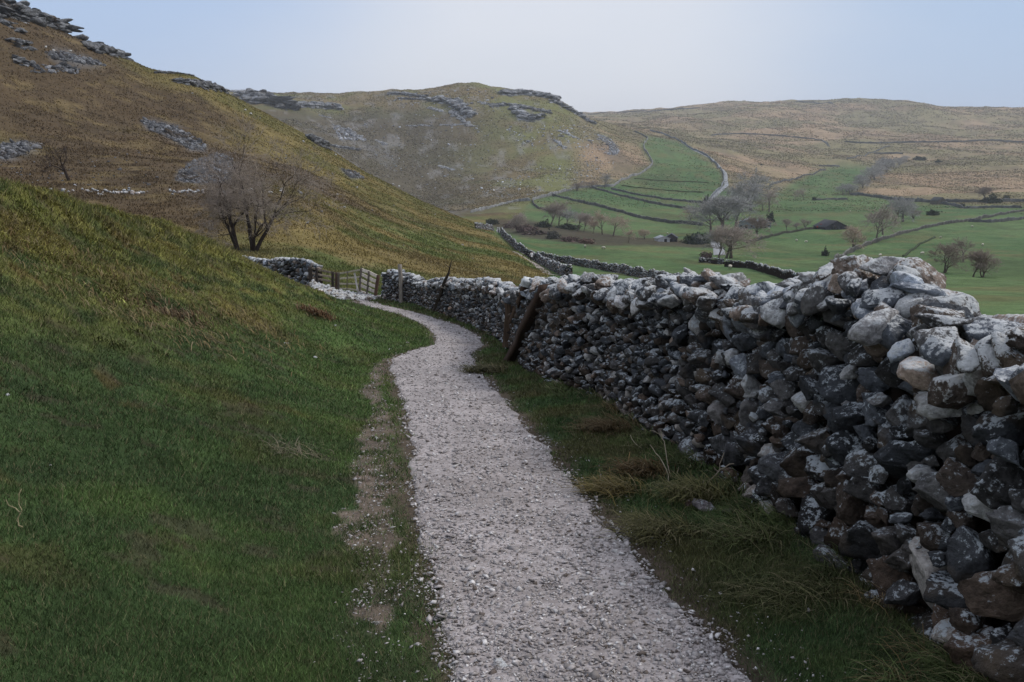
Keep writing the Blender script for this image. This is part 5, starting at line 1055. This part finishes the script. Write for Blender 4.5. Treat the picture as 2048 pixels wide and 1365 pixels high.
stems('dead_weed', 'branching dead weed stalk in front of the sunk boulder', [[(1398, 1022, 6.35), (1403, 985, 6.4), (1413, 970, 6.4), (1440, 940, 6.5), (1448, 905, 6.6)], [(1436, 945, 6.5), (1428, 935, 6.5)], [(1440, 940, 6.5), (1468, 928, 6.5)], [(1403, 985, 6.4), (1408, 960, 6.4)]], .006, (.28, .24, .19))
stems('dead_weed', 'tall thin dead stalks rising from the brown tussock', [[(1347, 1004, 6.5), (1337, 950, 6.6), (1318, 915, 6.8), (1300, 890, 7.0)], [(1347, 1004, 6.5), (1348, 968, 6.8), (1358, 935, 6.9)], [(1347, 1004, 6.5), (1330, 895, 7.2), (1325, 868, 7.4), (1300, 862, 7.5)], [(1347, 1004, 6.5), (1303, 946, 6.9), (1280, 920, 7.0)], [(1347, 1004, 6.5), (1345, 1020, 6.2), (1320, 995, 6.2)]], .005, (.30, .26, .20))
stems('dead_weed', 'pale bent stalk low on the verge close to the near wall foot', [[(1535, 1085, 5.3), (1508, 1042, 5.5)]], .004, (.30, .27, .20))
stems('dead_weed', 'small curved pale stalk on the verge below the bramble', [[(1262, 872, 8.3), (1270, 890, 8.0), (1285, 898, 7.9)]], .004, (.30, .27, .20))
stems('dead_weed', 'lone upright pale grass stalk at the left of the frame', [[(38, 1060, 3.9), (40, 1020, 3.95), (43, 978, 4.0)], [(38, 1030, 3.9), (12, 1000, 4.0)]], .003, (.28, .25, .15))

# ------------------------------------------------------------------ sheep
def ell(c, s, seg=1): V, Fc = ICO[2]; return V*np.array(s)+np.array(c), Fc
def join(parts):
    V, Fa, b = [], [], 0
    for v, f in parts: V.append(v); Fa.append(f+b); b += len(v)
    return np.vstack(V), np.vstack(Fa)
bv, bf = join([ell((0, 0, .62), (.52, .26, .27)), ell((.1, 0, .66), (.38, .28, .26)), ell((.46, 0, .72), (.16, .13, .14))])
hv, hf_ = join([ell((.64, 0, .72), (.15, .08, .09)), ell((.58, .1, .78), (.03, .07, .03)), ell((.58, -.1, .78), (.03, .07, .03))])
SHP = None
for i, (px, py, lb) in enumerate([(1593, 484, 'sheep grazing below the dark barn'), (1844, 511, 'sheep on the green slope beneath the diagonal wall'), (1965, 493, 'sheep high on the right green slope'), (1944, 456, 'sheep just under the wall junction on the right'), (1538, 460, 'sheep standing beside the long shed'), (1612, 487, 'sheep right of the one below the barn'), (1881, 478, 'sheep midway up the right green slope'), (1170, 497, 'sheep in the green field before the stream trees'), (1207, 500, 'sheep right of the first in the stream field'), (1335, 470, 'sheep on the pasture above the whitish shed'), (1500, 437, 'sheep in the pasture behind the farmhouse'), (1700, 425, 'sheep in the upper green field above the barn'), (1460, 540, 'sheep by the gap in the field wall'), (1760, 515, 'sheep below the tallest field tree')]):
    q = hit(px, py, 100); e = tag(empty('sheep', tuple(q), rng.uniform(0, 6.28)), lb, 'sheep', 'sheep grazing in the valley fields')
    if SHP is None:
        a = mesh_obj('fleece', bv, bf, M_FARM, np.tile(np.array((.55, .52, .45)), (len(bv), 1)), smooth_=True, parent=e); b = mesh_obj('head', hv, hf_, M_FARM, np.tile(np.array((.12, .11, .1)), (len(hv), 1)), smooth_=True, parent=e)
        ls = [tubes('leg', [((x_, y_, .45), (x_, y_, .25), .05, .035), ((x_, y_, .25), (x_+.01, y_, -.02), .035, .03)], M_FARM, (.15, .13, .12), e, 6) for x_ in (-.34, .34) for y_ in (-.13, .13)]; SHP = [a, b]+ls
    else:
        for o in SHP: c = o.copy(); COL.objects.link(c); c.parent = e

# ------------------------------------------------------------------ the walker
q = hit(1063, 523, 120); e = tag(empty('person', tuple(q), math.radians(200)), 'person in a white jacket and dark trousers walking on the lower path', 'person')
def skin_body(name, verts, edges, radii, mat, colr, parent, root=0):
    me = bpy.data.meshes.new(name); me.from_pydata(verts, edges, []); o = bpy.data.objects.new(name, me); COL.objects.link(o); o.parent = parent
    m = o.modifiers.new('s', 'SKIN'); m.use_smooth_shade = True; sub = o.modifiers.new('d', 'SUBSURF'); sub.levels = sub.render_levels = 1
    for v, r_ in zip(me.skin_vertices[0].data, radii): v.radius = (r_, r_) if not isinstance(r_, tuple) else r_
    me.skin_vertices[0].data[root].use_root = True; me.materials.append(mat); return o
def flat(name, c, r_=.85): g_ = NT(name, r_, .1); g_.color(c); return g_.m
M_SKIN, M_WHT, M_DRK = flat('skin', (.35, .22, .17)), flat('white_jacket_cloth', (.72, .72, .74)), flat('dark_trousers_cloth', (.02, .02, .028))
V = [(0, 0, .95), (0, 0, 1.2), (0, 0, 1.42), (0, .01, 1.52), (0, .02, 1.60), (0, .02, 1.72), (.19, 0, 1.40), (.25, -.04, 1.14), (.25, -.12, .92), (-.19, 0, 1.40), (-.25, .05, 1.14), (-.25, .04, .90), (.09, 0, .90), (.11, -.10, .50), (.11, -.02, .10), (.11, -.14, .04), (-.09, 0, .90), (-.11, .06, .50), (-.11, .24, .14), (-.11, .14, .05),
     (.26, -.17, .86), (.235, -.16, .85), (.27, -.13, .83), (.285, -.12, .85), (-.26, .05, .82), (-.24, .04, .81), (-.28, .05, .83), (-.22, -.01, .84)]
E = [(0, 1), (1, 2), (2, 3), (3, 4), (4, 5), (2, 6), (6, 7), (7, 8), (2, 9), (9, 10), (10, 11), (0, 12), (12, 13), (13, 14), (14, 15), (0, 16), (16, 17), (17, 18), (18, 19), (8, 20), (8, 21), (8, 22), (8, 23), (11, 24), (11, 25), (11, 26), (11, 27)]
Rr = [.13, .125, .12, .055, .075, .085, .06, .045, .03, .06, .045, .03, .085, .06, .04, .035, .085, .06, .04, .035]+[.009]*8
skin_body('body', V, E, Rr, M_SKIN, None, e)
skin_body('jacket', [V[i] for i in (0, 1, 2, 6, 7, 9, 10)]+[(0, 0, .82), (.255, -.11, .96), (-.255, .045, .94), (0, .005, 1.47)], [(7, 0), (0, 1), (1, 2), (2, 3), (3, 4), (4, 8), (2, 5), (5, 6), (6, 9), (2, 10)], [.17, .165, .155, .085, .07, .085, .07, .17, .055, .055, .08], M_WHT, None, e)
skin_body('trousers', [(0, 0, .93), V[12], V[13], (.11, -.03, .16), V[16], V[17], (-.11, .22, .20)], [(0, 1), (1, 2), (2, 3), (0, 4), (4, 5), (5, 6)], [.13, .105, .08, .065, .105, .08, .065], M_DRK, None, e)
v_, f_ = ell((0, .035, 1.69), (.10, .115, .115)); mesh_obj('hair', v_, f_, M_DRK, None, smooth_=True, parent=e)
v_, f_ = join([ell((0, -.075, 1.64), (.014, .022, .02)), ell((.085, .02, 1.64), (.015, .02, .03)), ell((-.085, .02, 1.64), (.015, .02, .03))]); mesh_obj('face', v_, f_, M_SKIN, None, smooth_=True, parent=e)

# ------------------------------------------------------------------ air
V, Fa = boxm(-3800, 3800, -3800, 3800, float(verts[:, 2].min())-1.0, float(verts[:, 2].max())+6)
hz_m = bpy.data.materials.new('valley_air'); hz_m.use_nodes = True; n_ = hz_m.node_tree.nodes; n_.clear(); o_ = n_.new('ShaderNodeOutputMaterial'); vv = n_.new('ShaderNodeVolumePrincipled')
vv.inputs['Color'].default_value = (.80, .87, 1.0, 1); vv.inputs['Density'].default_value = 0.00014; vv.inputs['Anisotropy'].default_value = 0.2; hz_m.node_tree.links.new(vv.outputs[0], o_.inputs['Volume'])
tag(mesh_obj('haze', V, Fa, hz_m), 'pale blue evening air', kind='stuff')
SC.cycles.volume_bounces = 1; SC.cycles.max_bounces = 6; SC.cycles.diffuse_bounces = 3
